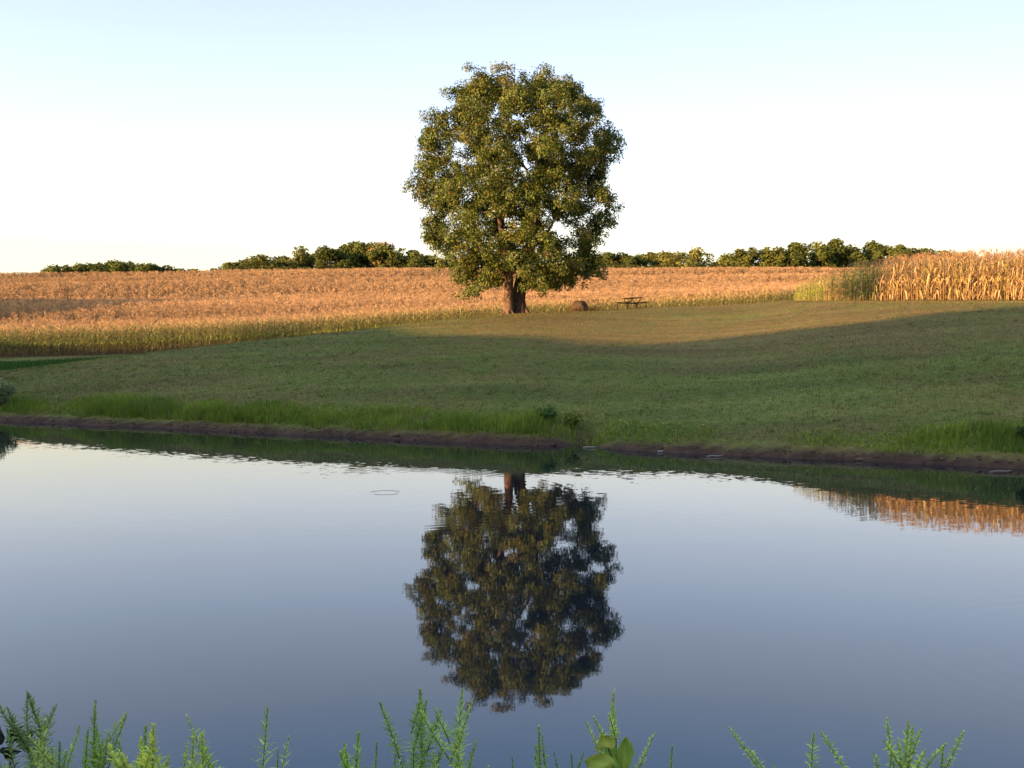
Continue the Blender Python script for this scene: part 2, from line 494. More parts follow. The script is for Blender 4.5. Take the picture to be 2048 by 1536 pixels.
# the sheet only covers the basin: clip it to the pond's outline with a margin under the banks
oxs = np.linspace(-37, 28, 66)
outline_far = [(x, float(shore_y(np.array(x))) + .8) for x in oxs]
outline_near = [(x, PSTART_NEAR - .9) for x in oxs]
wv = [(x, y, 0.0) for x, y in outline_near] + [(x, y, 0.0) for x, y in outline_far]
n_ = len(oxs)
wq = [[i, i + 1, n_ + i + 1, n_ + i] for i in range(n_ - 1)]
water = mobj('pond_water', mesh_data('pond_water', np.array(wv), np.array(wq), m_water))
tag(water, kind='structure')

# ------------------------------------------------------------------ grass
def blades(P0, h, w, lean, tint, seg=2, r=rng):
    """curved triangular-ish blades; P0 (n,3)"""
    n = len(P0)
    th = r.random(n) * 2 * np.pi
    d = np.column_stack([np.cos(th), np.sin(th), np.zeros(n)])
    side = np.column_stack([-np.sin(th), np.cos(th), np.zeros(n)]) * (w / 2)[:, None]
    ln = (lean * h)[:, None]
    up = np.array([0, 0, 1.0])
    if seg == 1:
        v = np.stack([P0 - side, P0 + side, P0 + d * ln + up * h[:, None]], 1)
        f = np.arange(n * 3).reshape(n, 3)
        t = np.repeat(tint, 3, axis=0)
        return v.reshape(-1, 3), [f], t
    mid = P0 + d * ln * .35 + up * (h * .6)[:, None]
    tip = P0 + d * ln + up * h[:, None] * .97
    v = np.stack([P0 - side, P0 + side, mid + side * .8, mid - side * .8, tip], 1)
    b = np.arange(n)[:, None] * 5
    f4 = b + np.array([[0, 1, 2, 3]]); f3 = b + np.array([[3, 2, 4]])
    return v.reshape(-1, 3), [f4, f3], np.repeat(tint, 5, axis=0)

# mown turf: short blades over the whole slope
n = 230000
q = rng.uniform(-.60, .60, n)
Yr = lerp_q(q, RY)
tt = rng.random(n)
Ys_ = 29.8 / (1 + .47 * q)
Y = (Ys_ + .9) + (Yr + 6 - Ys_ - .9) * tt
X = q * Y
ok = (pond_sd(X, Y) > .7) & ((np.abs(X - (2.2 + (Y - 29.7) * .05)) > .4) | (Y - shore_y(X) > 3.2))
X, Y = X[ok], Y[ok]
blk_front = np.interp(X, BLK_X, BLK_Y, left=200)
ok = Y < blk_front - .2
X, Y = X[ok], Y[ok]
Z = ground_z(X, Y)
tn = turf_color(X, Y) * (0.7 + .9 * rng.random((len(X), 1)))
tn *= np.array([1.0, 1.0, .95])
k = rng.random(len(X)) < .12
tn[k] = np.array([.26, .20, .09]) * (.6 + .6 * rng.random((k.sum(), 1)))
v, f, t = blades(np.column_stack([X, Y, Z - .01]), .035 + .05 * rng.random(len(X)) ** 1.5, np.full(len(X), .022) + .012 * rng.random(len(X)), rng.uniform(.3, 1.3, len(X)), tn, 1)
g1 = mobj('mown_grass', mesh_data('mown_grass', v, f, M_grass, t))
tag(g1, 'short mown green and brown grass covering the slope above the pond', 'grass', kind='stuff')

# coarser tufts and weeds standing a little above the mown turf
n = 1500
q = rng.uniform(-.58, .58, n); Yr = lerp_q(q, RY)
Ys_ = 29.8 / (1 + .47 * q)
Y = Ys_ + 1.6 + (Yr - Ys_ - 1.6) * rng.random(n); X = q * Y
ok = (Y < np.interp(X, BLK_X, BLK_Y, left=200) - .4) & (fbm(X * .25 + 5, Y * .3, 3) > .42)
X, Y = X[ok], Y[ok]
kk = 14
X = np.repeat(X, kk) + rng.normal(size=len(X) * kk) * .09; Y = np.repeat(Y, kk) + rng.normal(size=len(Y) * kk) * .07
tone = np.repeat(np.array([[.075, .105, .022]]), len(X), 0) * np.repeat(rng.uniform(.6, 1.5, len(X) // kk), kk)[:, None]
v, f, t = blades(np.column_stack([X, Y, ground_z(X, Y) - .01]), rng.uniform(.05, .13, len(X)), np.full(len(X), .018), rng.uniform(.3, 1.2, len(X)), tone, 1)
o = mobj('turf_tufts', mesh_data('turf_tufts', v, f, M_grass, t))
tag(o, 'coarser green tufts scattered through the mown slope', 'grass', kind='stuff')

# longer grass along the water
def shore_density(px):
    return np.interp(px, [-50, 0, 250, 500, 800, 1000, 1085, 1100, 1160, 1180, 1300, 1450, 1600, 1720, 1790, 1860, 2050, 2150],
                     [1, 1, 1, .95, .8, 1, 1, .2, .2, .7, .45, .35, .35, .45, .8, 1, 1, 1])
n = 60000
X = rng.uniform(-22, 14, n)
off = rng.random(n) ** 1.2 * 2.6 + .34 + .62 * fbm(X * 1.1 + 21, X * .37, 3)
Y = shore_y(X) + off
px = X / Y * FPX + 1024
dens = shore_density(px) * (0.35 + .9 * fbm(X * .9, Y * .5 + 4))
hmax = np.interp(px, [0, 250, 600, 900, 1050, 1090, 1200, 1500, 1700, 1800, 1900, 2048], [.34, .44, .32, .27, .42, .32, .16, .09, .12, .26, .44, .56])
edge = np.interp(off, [.7, 1.05, 2.0, 3.3], [.75, 1, .8, .25])
ok = rng.random(n) < dens * np.interp(off, [.5, .85, 1.8, 3.4], [.5, 1, .9, .15])
X, Y, off, px, hmax, edge = (a_[ok] for a_ in (X, Y, off, px, hmax, edge))
Z = ground_z(X, Y)
h = hmax * edge * np.clip(3.0 * fbm(X * .7, Y * .7 + 50) - .6, .25, 1.7) * rng.uniform(.55, 1.15, len(X))
gcol = np.array([[.20, .30, .04]]) * (1 - .5 * rng.random((len(X), 1))) + np.array([[.14, .12, .01]]) * (fbm(X * .8 + 11, Y * .8)[:, None] - .3) * 1.5
dry = rng.random(len(X)) < .07
gcol[dry] = np.array([.26, .21, .09])
v, f, t = blades(np.column_stack([X, Y, Z - .02]), h, .012 + .014 * rng.random(len(X)), rng.uniform(.15, .9, len(X)), np.maximum(gcol, .004), 2)
g2 = mobj('shore_grass', mesh_data('shore_grass', v, f, M_grass, t))
tag(g2, 'longer bright green grass fringing the muddy far bank of the pond', 'grass', kind='stuff')

# low green growth in the hollow behind the left end of the slope
n = 20000
X = rng.uniform(-46, -24, n); Y = rng.uniform(66, 81, n)
Z = ground_z(X, Y)
gcol = np.array([[.05, .11, .02]]) * (.6 + .7 * rng.random((n, 1)))
v, f, t = blades(np.column_stack([X, Y, Z - .02]), rng.uniform(.18, .42, n), np.full(n, .05), rng.uniform(.2, .8, n), gcol, 2)
g3 = mobj('hollow_grass', mesh_data('hollow_grass', v, f, M_grass, t))
tag(g3, 'dark green rank grass in the hollow between pond bank and corn', 'grass', kind='stuff')

# ------------------------------------------------------------------ corn
def strip(p, n_seg, width, side, col0, col1):
    """a leaf strip along polyline p (k,3)"""
    k = len(p)
    w = width * np.sin(np.linspace(.35, np.pi, k)) ** .7
    w[-1] = .002
    v = np.empty((2 * k, 3)); v[0::2] = p - side * w[:, None] / 2; v[1::2] = p + side * w[:, None] / 2
    q = [[2 * i, 2 * i + 1, 2 * i + 3, 2 * i + 2] for i in range(k - 1)]
    tt = np.linspace(0, 1, k)[:, None]
    c = np.repeat(col0 * (1 - tt) + col1 * tt, 2, axis=0)
    return v, q, c

def corn_parts(r, style, nleaf=11, seg=4, thick=1.0):
    """unit corn plant 2.5 m high -> dict of MB (stalk, foliage, tassel, ear)"""
    H = 2.15
    pal = {
        'dry':   dict(stalk=(.42, .29, .12), low=(.46, .29, .12), mid=(.56, .38, .16), top=(.52, .36, .14), tas=(.40, .25, .12)),
        'edge':  dict(stalk=(.17, .15, .05), low=(.28, .15, .08), mid=(.21, .25, .045), top=(.36, .33, .08), tas=(.50, .36, .16)),
        'green': dict(stalk=(.20, .20, .05), low=(.36, .29, .10), mid=(.30, .33, .06), top=(.42, .42, .09), tas=(.42, .32, .12)),
        'field': dict(stalk=(.30, .20, .09), low=(.30, .18, .09), mid=(.42, .28, .135), top=(.55, .37, .175), tas=(.55, .36, .18)),
    }[style]
    pal = {k_: np.array(v_) for k_, v_ in pal.items()}
    P = {k_: MB() for k_ in ('stalk', 'foliage', 'tassel', 'ear')}
    bx, by = r.uniform(-.08, .08, 2)
    zs = np.linspace(-.05, H, 6)
    spine = lambda z: np.column_stack([bx * (z / H) ** 2, by * (z / H) ** 2, z])
    P['stalk'].tube(spine(zs), np.linspace(.017, .007, 6) * thick, 4, pal['stalk'], cap=False)
    base = r.random() * 6.28
    for i in range(nleaf):
        z0 = .25 + (H - .30) * (i + r.uniform(-.3, .3)) / (nleaf - 1)
        z0 = min(max(z0, .2), H - .02)
        fr = z0 / H
        th = base + (i % 2) * np.pi + r.uniform(-.7, .7)
        d = np.array([np.cos(th), np.sin(th), 0]); side = np.array([-np.sin(th), np.cos(th), 0])
        L = r.uniform(.55, .95) * (1 - .35 * abs(fr - .55)) * (0.75 if fr > .9 else 1)
        droop = r.uniform(.3, 1.2) if style != 'dry' else r.uniform(.35, 1.6)
        if fr < .35: droop += .6
        s = np.linspace(0, 1, seg + 1)
        rise = r.uniform(.35, .85) * s - (droop) * s ** 2
        if style == 'field': rise = r.uniform(.7, 1.2) * s - droop * .6 * s ** 2; L *= .75
        p = spine(np.array([z0]))[0] + d * (L * .75 * (s - .18 * s ** 2))[:, None] + np.array([0, 0, 1]) * (L * rise)[:, None]
        p[:, 2] = np.maximum(p[:, 2], .02)
        cc = pal['low'] * max(0, 1 - fr / .4) + pal['mid'] * (1 - min(1, abs(fr - .5) / .45)) + pal['top'] * max(0, (fr - .55) / .45)
        wsum = max(0, 1 - fr / .4) + (1 - min(1, abs(fr - .5) / .45)) + max(0, (fr - .55) / .45)
        cc = cc / max(wsum, .2) * r.uniform(.6, 1.3)
        if style == 'dry' and r.random() < .15: cc = cc * np.array([.55, .45, .4])
        if style == 'dry' and r.random() < .12: cc = cc * np.array([.75, .95, .5])
        tipc = cc * .6 + pal['low'] * .4
        v, q, c = strip(p, seg, r.uniform(.04, .072) * thick, side + np.array([0, 0, r.uniform(-.5, .5)]), cc, tipc)
        P['foliage'].add(v, q, None, c)
    top = spine(np.array([H]))[0]
    P['tassel'].tube(np.array([top - [0, 0, .03], top + [0, 0, .15], top + [bx * .3, by * .3, .36]]), np.array([.008, .007, .003]) * thick, 3, pal['tas'], cap=False)
    for k_ in range(6):
        th = r.random() * 6.28
        d = np.array([np.cos(th), np.sin(th), 0])
        L = r.uniform(.14, .24)
        p = np.array([top + [0, 0, .06], top + d * L * .45 + [0, 0, .06 + L * .8], top + d * L * .95 + [0, 0, .06 + L * .85]])
        P['tassel'].tube(p, np.array([.006, .006, .003]) * thick, 3, pal['tas'] * r.uniform(.8, 1.25), cap=False)
    th = base + r.uniform(-.5, .5)
    d = np.array([np.cos(th), np.sin(th), 0])
    e0 = spine(np.array([.95]))[0] + d * .015
    tilt = r.choice([.8, .9, -.8]) if style == 'dry' else .85
    P['ear'].tube(np.array([e0, e0 + d * .05 + [0, 0, .05 * tilt], e0 + d * .11 + [0, 0, .17 * tilt], e0 + d * .15 + [0, 0, .28 * tilt]]),
                  np.array([.012, .030, .028, .006]) * thick, 5, pal['mid'] * 1.15, cap=False)
    return P

def merged(P):
    mb = MB()
    for m in P.values():
        if not m.v: continue
        off = mb.n
        mb.add(np.vstack(m.v), np.vstack(m.q), None, np.vstack(m.c))
    return np.vstack(mb.v), np.vstack(mb.q), np.vstack(mb.c)

def scatter(templates, which, pos, rz, sc, tintmul):
    """merge many copies of templates -> one set of arrays; sc (n,2) horizontal & vertical"""
    V, Q, C, off = [], [], [], 0
    for k_, (tv, tq, tcl) in enumerate(templates):
        idx = np.where(which == k_)[0]
        if not len(idx): continue
        c_, s_ = np.cos(rz[idx])[:, None], np.sin(rz[idx])[:, None]
        x = (tv[None, :, 0] * c_ - tv[None, :, 1] * s_) * sc[idx, :1] + pos[idx, 0:1]
        y = (tv[None, :, 0] * s_ + tv[None, :, 1] * c_) * sc[idx, :1] + pos[idx, 1:2]
        z = tv[None, :, 2] * sc[idx, 1:2] + pos[idx, 2:3]
        V.append(np.stack([x, y, z], -1).reshape(-1, 3))
        m = len(tv)
        Q.append((tq[None] + (np.arange(len(idx)) * m)[:, None, None]).reshape(-1, 4) + off)
        C.append((tcl[None] * tintmul[idx][:, None, :]).reshape(-1, 3))
        off += m * len(idx)
    return np.vstack(V), np.vstack(Q), np.vstack(C)

def simple_top(r):
    """far field corn: stalk tops, a few leaves and a tassel, bulked up for a plant seen 100-250 m away"""
    P = corn_parts(r, 'field', nleaf=7, seg=2, thick=1.7)
    P['ear'].v = []
    P['stalk'].v = []; 
    return P
def merged_field(r):
    mb = MB()
    for k_ in range(2):
        P = corn_parts(r, 'field', nleaf=8, seg=2, thick=1.5)
        o = np.array([r.uniform(-.3, .3), r.uniform(-.3, .3), r.uniform(-.12, .12)])
        for nm in ('foliage', 'tassel'):
            m = P[nm]
            mb.add(np.vstack(m.v) + o, np.vstack(m.q), None, np.vstack(m.c))
    return np.vstack(mb.v), np.vstack(mb.q), np.vstack(mb.c)

rc = np.random.default_rng(21)
T_dry = [merged(corn_parts(rc, 'dry')) for _ in range(6)]
T_edge = [merged(corn_parts(rc, 'edge')) for _ in range(6)]
T_green = [merged(corn_parts(rc, 'green')) for _ in range(4)]
T_field = [merged_field(rc) for _ in range(6)]

# individual plants of the front rows: a plant > stalk, foliage, tassel, ear
def proto_set(style, n):
    out = []
    for k_ in range(n):
        P = corn_parts(rc, style)
        out.append({nm: P[nm].data('corn_' + nm, M_corn) for nm in ('stalk', 'foliage', 'tassel', 'ear')})
    return out
PR = {'dry': proto_set('dry', 6), 'edge': proto_set('edge', 6), 'green': proto_set('green', 4)}

def plant_corn(style, x, y, h, label, group):
    o = empty('corn_plant', (x, y, float(ground_z(x, y)) - .01), rc.random() * 6.28)
    s = h / 2.5
    o.scale = (s * 1.05, s * 1.05, s)
    pr = PR[style][rc.integers(len(PR[style]))]
    for nm, me in pr.items():
        mobj(nm, me, o)
    tag(o, label, 'corn plant', group)

def block_h(x):
    return np.interp(x, [18.8, 19.5, 20.7, 22.3, 25.0, 28.0, 31.7, 45], [1.2, 1.45, 1.85, 2.4, 2.95, 3.1, 3.15, 3.15])
# front row of the right-hand block
nfr = 110
tpar = np.linspace(0, 1, nfr)
fx = 19.15 + (33.4 - 19.15) * tpar
fx = fx + rc.uniform(-.05, .05, nfr)
fyv = np.interp(fx, BLK_X, BLK_Y)
for k_ in range(nfr):
    st = 'green' if fx[k_] < 20.8 or (fx[k_] < 23.8 and rc.random() < .7) or rc.random() < .08 else 'dry'
    h = float(block_h(fx[k_])) * rc.uniform(.9, 1.08)
    if st == 'green':
        plant_corn(st, fx[k_], fyv[k_] + rc.uniform(-.12, .12), h, 'shorter yellow-green corn plant at the near edge of the right-hand corn block', 'green corn plants at the edge of the right-hand block')
    else:
        plant_corn(st, fx[k_], fyv[k_] + rc.uniform(-.12, .12), h, 'tall dry tan corn plant in the front row of the right-hand corn block', 'dry corn plants in the front row of the right-hand block')
# the rest of that block
rows = []
for rI in range(1, 26):
    dx, dy = 0.735 * .76 * rI, .68 * .76 * rI        # rows step back, away from the front line
    m = 105
    xx = np.linspace(19.1, 43, m) + rc.uniform(-.06, .06, m)
    yy = np.interp(xx, BLK_X, BLK_Y) + rI * .8 + rc.uniform(-.12, .12, m)
    keep = xx > .283 * yy - .1 + .01 * (yy - 67)
    rows.append(np.column_stack([xx[keep], yy[keep], xx[keep] - .33 * rI * .8]))
rows = np.vstack(rows)
zz_ = ground_z(rows[:, 0], rows[:, 1])
n = len(rows)
hsc = block_h(rows[:, 2]) * rc.uniform(.9, 1.1, n) / 2.5
isg = (rows[:, 2] < 20.5) | ((rows[:, 2] < 23.8) & (rc.random(n) < .55))
wh = np.where(isg, rc.integers(0, 4, n) + 6, rc.integers(0, 6, n))
v, q_, c = scatter(T_dry + T_green, wh, np.column_stack([rows[:, :2], zz_ - .01]), rc.random(n) * 6.28, np.column_stack([hsc * 1.05, hsc]), rc.uniform(.75, 1.2, (n, 1)) * np.ones((1, 3)))
o = mobj('corn_block', mesh_data('corn_block', v, q_, M_corn, c))
tag(o, 'inner rows of the tall dry corn block on the right', 'corn', kind='stuff')

# left field: front edge
nfe = 190
fx = np.linspace(-47, 6, nfe) + rc.uniform(-.08, .08, nfe)
fye = corn_edge_y(fx)
for k_ in range(nfe):
    h = rc.uniform(2.2, 2.7)
    plant_corn('edge', fx[k_], fye[k_] + rc.uniform(-.15, .15), h, 'green-brown corn plant in the outermost row of the big corn field left of the tree', 'corn plants along the front edge of the big field')
rows = []
for rI in range(1, 11):
    m = 300
    xx = np.linspace(-60, 50, m) + rc.uniform(-.15, .15, m)
    yy = corn_edge_y(xx) + rI * .76 + rc.uniform(-.15, .15, m)
    rows.append(np.column_stack([xx, yy, np.full(m, rI)]))
m = 130
xx = np.linspace(6.2, 52, m); rows.append(np.column_stack([xx, corn_edge_y(xx), np.zeros(m)]))
rows = np.vstack(rows)
n = len(rows)
wh = rc.integers(0, 6, n)
hsc = rc.uniform(2.2, 2.75, n) / 2.5
v, q_, c = scatter(T_edge, wh, np.column_stack([rows[:, 0], rows[:, 1], ground_z(rows[:, 0], rows[:, 1]) - .01]), rc.random(n) * 6.28,
                   np.column_stack([hsc * 1.05, hsc]), rc.uniform(.55, 1.35, (n, 1)) * np.ones((1, 3)))
V1, Q1, C1 = v, q_, c
# left field: everything behind
nfar = 52000
yy = 98 + (236 - 98) * rc.random(nfar) ** 1.15
row = np.round(yy / .76) * .76
qq = rc.uniform(-.56, .56, nfar)
xx = qq * (row + 6)
keep = ~((xx > 18.8) & (row < np.interp(xx, BLK_X, BLK_Y) + 21))
xx, row = xx[keep], row[keep]
yy = np.maximum(row, corn_edge_y(xx) + 8) + rc.uniform(-.1, .1, len(xx)); n = len(xx)
wh = rc.integers(0, 6, n)
hsc = rc.uniform(.88, 1.06, n)
big = fbm(xx * .02 + 2, yy * .06, 3)
tm = (0.60 + .42 * big)[:, None] * rc.uniform(.65, 1.3, (n, 1)) * np.array([[1, 1, 1]])
v, q_, c = scatter(T_field, wh, np.column_stack([xx, yy, ground_z(xx, yy) - .05]), rc.random(n) * 6.28,
                   np.column_stack([hsc * np.interp(yy, [98, 236], [1.1, 1.9]), hsc]), tm)
V = np.vstack([V1, v]); Q = np.vstack([Q1, q_ + len(V1)]); C = np.vstack([C1, c])
o = mobj('corn_field', mesh_data('corn_field', V, Q, M_corn, C))
tag(o, 'ripe tan corn of the big field reaching back to the treeline', 'corn', kind='stuff')

# ------------------------------------------------------------------ leaf crowns
def leaf_quads(C, N, size, tint, r, fold=.25, aspect=.62):
    """diamond leaves at centres C with rough normals N"""
    n = len(C)
    N = N / (np.linalg.norm(N, axis=1)[:, None] + 1e-9)
    a = r.normal(size=(n, 3)); a -= (a * N).sum(1)[:, None] * N
    a /= np.linalg.norm(a, axis=1)[:, None] + 1e-9
    b = np.cross(N, a)
    L = size[:, None]
    v = np.stack([C - a * L * .5, C + b * L * .5 * aspect + N * L * fold * .5, C + a * L * .5 - N * L * fold * .3, C - b * L * .5 * aspect + N * L * fold * .5], 1)
    return v.reshape(-1, 3), np.arange(n * 4).reshape(n, 4), np.repeat(tint, 4, axis=0)

# ------------------------------------------------------------------ the big tree
TY = 68.0
tb = at(1032, 625, TY)
tree = empty('maple_tree', (tb[0], TY, float(ground_z(tb[0], TY)) - .05))
tag(tree, 'large lone broadleaf tree with two trunks standing on the grass slope', 'tree')
LEFT = [(126, 1000), (130, 935), (150, 912), (180, 885), (200, 872), (230, 845), (260, 838), (290, 833), (320, 830), (350, 822), (385, 808), (410, 826), (428, 868), (445, 850), (462, 833), (480, 838), (500, 855), (525, 880), (550, 905), (575, 905), (592, 945)]
RIGHT = [(126, 1010), (133, 1155), (160, 1162), (190, 1168), (205, 1202), (230, 1226), (260, 1245), (280, 1250), (310, 1240), (330, 1236), (345, 1212), (375, 1222), (395, 1243), (430, 1240), (450, 1230), (470, 1212), (490, 1192), (510, 1212), (540, 1216), (555, 1185), (572, 1125), (592, 1060)]
Lz = np.array([zat(y, TY) for y, x in LEFT]); Lx = np.array([xat(x, y, TY) for y, x in LEFT])
Rz = np.array([zat(y, TY) for y, x in RIGHT]); Rx = np.array([xat(x, y, TY) for y, x in RIGHT])
def env(z):
    return np.interp(z, Lz[::-1], Lx[::-1]), np.interp(z, Rz[::-1], Rx[::-1])
rt = np.random.default_rng(5)
ztop, zbot = Lz[0], Lz[-1]
# clump centres fill the crown, shell preferred
TOPX = [800, 880, 915, 935, 985, 1010, 1035, 1060, 1075, 1095, 1112, 1130, 1152, 1166, 1200, 1260]
TOPY = [300, 195, 162, 138, 130, 128, 142, 150, 142, 130, 144, 140, 142, 166, 205, 270]
TOPXw = [xat(a_, 130, TY) for a_ in TOPX]; TOPZw = [zat(a_, TY) for a_ in TOPY]
def top_cap(x): return np.interp(x, TOPXw, TOPZw)
GAPS = [(985, 290, 16, 30), (880, 425, 40, 20), (1115, 462, 44, 26), (985, 455, 26, 24), (1060, 330, 9, 14), (900, 300, 16, 20), (1140, 300, 18, 14), (1165, 400, 16, 14), (1040, 400, 12, 24), (940, 470, 14, 10), (1190, 350, 16, 14), (930, 250, 14, 14), (1090, 250, 14, 16), (1180, 475, 20, 14)]
tries = 0
centers = []
while len(centers) < 330 and tries < 60000:
    tries += 1
    z = rt.uniform(zbot + .95, ztop - .9)
    l, r_ = env(z)
    cx, rad = (l + r_) / 2, (r_ - l) / 2 - .85
    if rad < .5: continue
    rr = rad * math.sqrt(rt.random()) ** .72
    th = rt.random() * 6.28
    x = cx + rr * math.cos(th); y = rr * math.sin(th) * .95
    px = (x / (TY + y)) * FPX + 1024; py = HOR - (z - CAMZ) / (TY + y) * FPX
    if any(((px - gx_) / (sx_ * .8)) ** 2 + ((py - gy_) / (sy_ * .8)) ** 2 < 1 for gx_, gy_, sx_, sy_ in GAPS[:8]) and rt.random() < .93: continue
    if z > top_cap(x * TY / (TY + y)) - .95: continue
    if py > 520 and 998 < px < 1066: continue
    pnt = np.array([x, TY + y, z])
    if centers and np.min(np.linalg.norm(np.array(centers) - pnt, axis=1)) < 1.0: continue
    centers.append(pnt)
# outline sprigs so that the silhouette keeps the photograph's bumps
for arrz, arrx, sgn in ((Lz, Lx, 1), (Rz, Rx, -1)):
    for z in np.arange(zbot + .7, ztop - .8, .5):
        x = np.interp(z, arrz[::-1], arrx[::-1]) + sgn * rt.uniform(.75, 1.2)
        if z > top_cap(x) - 1.0: continue
        centers.append(np.array([x, TY + rt.uniform(-1.8, 1.8), z + rt.uniform(-.2, .2)]))
for x in np.arange(xat(935, 130, TY), xat(1160, 130, TY), .6):
    centers.append(np.array([x, TY + rt.uniform(-1.5, 1.5), top_cap(x) - rt.uniform(1.15, 1.6)]))
# low foliage hanging in front of the trunks
for px_, py_ in ((1048, 545), (1088, 550), (1075, 520), (1040, 520), (985, 560), (955, 570), (1110, 540), (1068, 556), (1098, 562)):
    centers.append(at(px_, py_, TY - rt.uniform(1.5, 3.5)))
centers = np.array(centers)
# branches: two trunks, limbs, then twigs to clumps
g0 = float(ground_z(tb[0], TY)) - .1
trunkA = np.array([at(1017, 628, TY - .25), at(1017, 600, TY - .25), at(1018, 560, TY - .2), at(1012, 510, TY - .1), at(1000, 440, TY), at(985, 340, TY + .3), at(975, 240, TY + .3), at(970, 170, TY + .2)])
trunkB = np.array([at(1039, 628, TY + .5), at(1037, 600, TY + .5), at(1040, 575, TY + .45), at(1050, 530, TY + .4), at(1065, 460, TY + .3), at(1085, 360, TY), at(1105, 260, TY - .1), at(1120, 170, TY)])
trunkA[0, 2] = g0; trunkB[0, 2] = g0
trA = np.array([.40, .32, .29, .26, .17, .12, .07, .03]); trB = np.array([.60, .46, .45, .38, .24, .15, .08, .03])
origin = np.array([tb[0], TY, float(tree.location.z)])
barkc = (.13, .085, .055); twigc = (.06, .045, .032)
def dense(p, rad, k=4):
    s = np.arange(len(p)); t = np.linspace(0, len(p) - 1, (len(p) - 1) * k + 1)
    return np.column_stack([np.interp(t, s, p[:, i]) for i in range(3)]), np.interp(t, s, rad)
mb = MB(); pA, rA = dense(trunkA, trA); mb.tube(pA - origin, rA, 12, barkc)
# buttress roots
for th in (-2.6, -1.6, -.8):
    d = np.array([math.cos(th), math.sin(th), 0])
    mb.tube(np.array([trunkA[0] + [0, 0, .5] + d * .15, trunkA[0] + d * .38 + [0, 0, .12], trunkA[0] + d * .8 - [0, 0, .05]]) - origin, [.12, .12, .04], 6, barkc)
mb.build('trunk', M_bark, tree, smooth=True)
mb = MB(); pB, rB = dense(trunkB, trB); mb.tube(pB - origin, rB, 14, (.085, .06, .045))  # right trunk's bark is darker, its shade put into the colour
for th in (-1.9, -.5, .2):
    d = np.array([math.cos(th), math.sin(th), 0])
    mb.tube(np.array([trunkB[0] + [0, 0, .6] + d * .3, trunkB[0] + d * .65 + [0, 0, .14], trunkB[0] + d * 1.1 - [0, 0, .05]]) - origin, [.16, .15, .05], 6, (.085, .06, .045))
mb.build('trunk', M_bark, tree, smooth=True)
# limbs
limb = MB()
nodes = [p for p in pA[8:]] + [p for p in pB[9:]]
nrad = list(rA[8:]) + list(rB[9:])
order = np.argsort(np.linalg.norm(centers - np.array([tb[0], TY, 12]), axis=1))
main_dirs = []
for k_ in range(34):                                  # primary limbs
    c = centers[rt.integers(len(centers))]
    nodes_a = np.array(nodes[:len(pA) + len(pB) - 17])
    hd = np.linalg.norm(nodes_a[:, :2] - c[:2], axis=1)
    cost = np.abs(nodes_a[:, 2] + .65 * hd - c[2])
    i0 = int(np.argmin(cost + .3 * hd))
    p0 = nodes_a[i0]; r0 = min(nrad[i0] * .6, .15)
    m_ = 7
    s = np.linspace(0, 1, m_)[:, None]
    p = p0 * (1 - s) + c * s
    p[:, 2] += (np.sin(s[:, 0] * np.pi) * .35 * (1 if rt.random() < .6 else -.4))
    p[1:-1] += rt.normal(size=(m_ - 2, 3)) * .14
    rr = r0 * (1 - s[:, 0]) + .02
    limb.tube(p - origin, rr, 6, twigc)
    for a_, b_ in zip(p[1:], rr[1:]): nodes.append(a_); nrad.append(b_)
for i in order:                                       # every clump hangs on a twig
    c = centers[i]
    na = np.array(nodes)
    d = np.linalg.norm(na - c, axis=1) + np.maximum(0, na[:, 2] - c[2]) * .8
    i0 = int(np.argmin(d))
    if d[i0] < .25: continue
    p0 = na[i0]; s = np.linspace(0, 1, 4)[:, None]
    p = p0 * (1 - s) + c * s
    p[1:3] += rt.normal(size=(2, 3)) * .08
    rr = np.linspace(min(nrad[i0] * .7, .05), .012, 4)
    limb.tube(p - origin, rr, 4, twigc, cap=False)
    for a_, b_ in zip(p[1:], rr[1:]): nodes.append(a_); nrad.append(b_)
limb.build('branches', M_bark, tree)
# leaves
LC, LN, LT = [], [], []
for c in centers:
    m_ = int(rt.uniform(400, 600))
    rad = rt.uniform(.62, .98)
    nb = 9                                            # small sprays inside a clump
    sp = np.clip(rt.normal(size=(nb, 3)), -1.45, 1.45) * rad * np.array([.55, .55, .48])
    w = rt.integers(0, nb, m_)
    pos = c + sp[w] + np.clip(rt.normal(size=(m_, 3)), -1.5, 1.5) * .20 * np.array([1, 1, .9])
    nrmv = (pos - c) * 1.1 + rt.normal(size=(m_, 3)) * .5 + np.array([0, 0, .35])
    base = np.array([.094, .122, .017]) * rt.uniform(.8, 1.2) + np.array([.03, .010, 0]) * (rt.random() < .18)
    LC.append(pos); LN.append(nrmv)
    tcol = base * rt.uniform(.65, 1.4, (m_, 1))
    br = rt.random(m_) < .05
    tcol[br] = np.array([.16, .085, .02])
    LT.append(tcol)
LC = np.vstack(LC) - origin; LN = np.vstack(LN); LT = np.vstack(LT)
v, f, t = leaf_quads(LC, LN, rt.uniform(.11, .20, len(LC)), LT, rt)
mobj('crown', mesh_data('crown', v, f, M_leaf, t), tree)

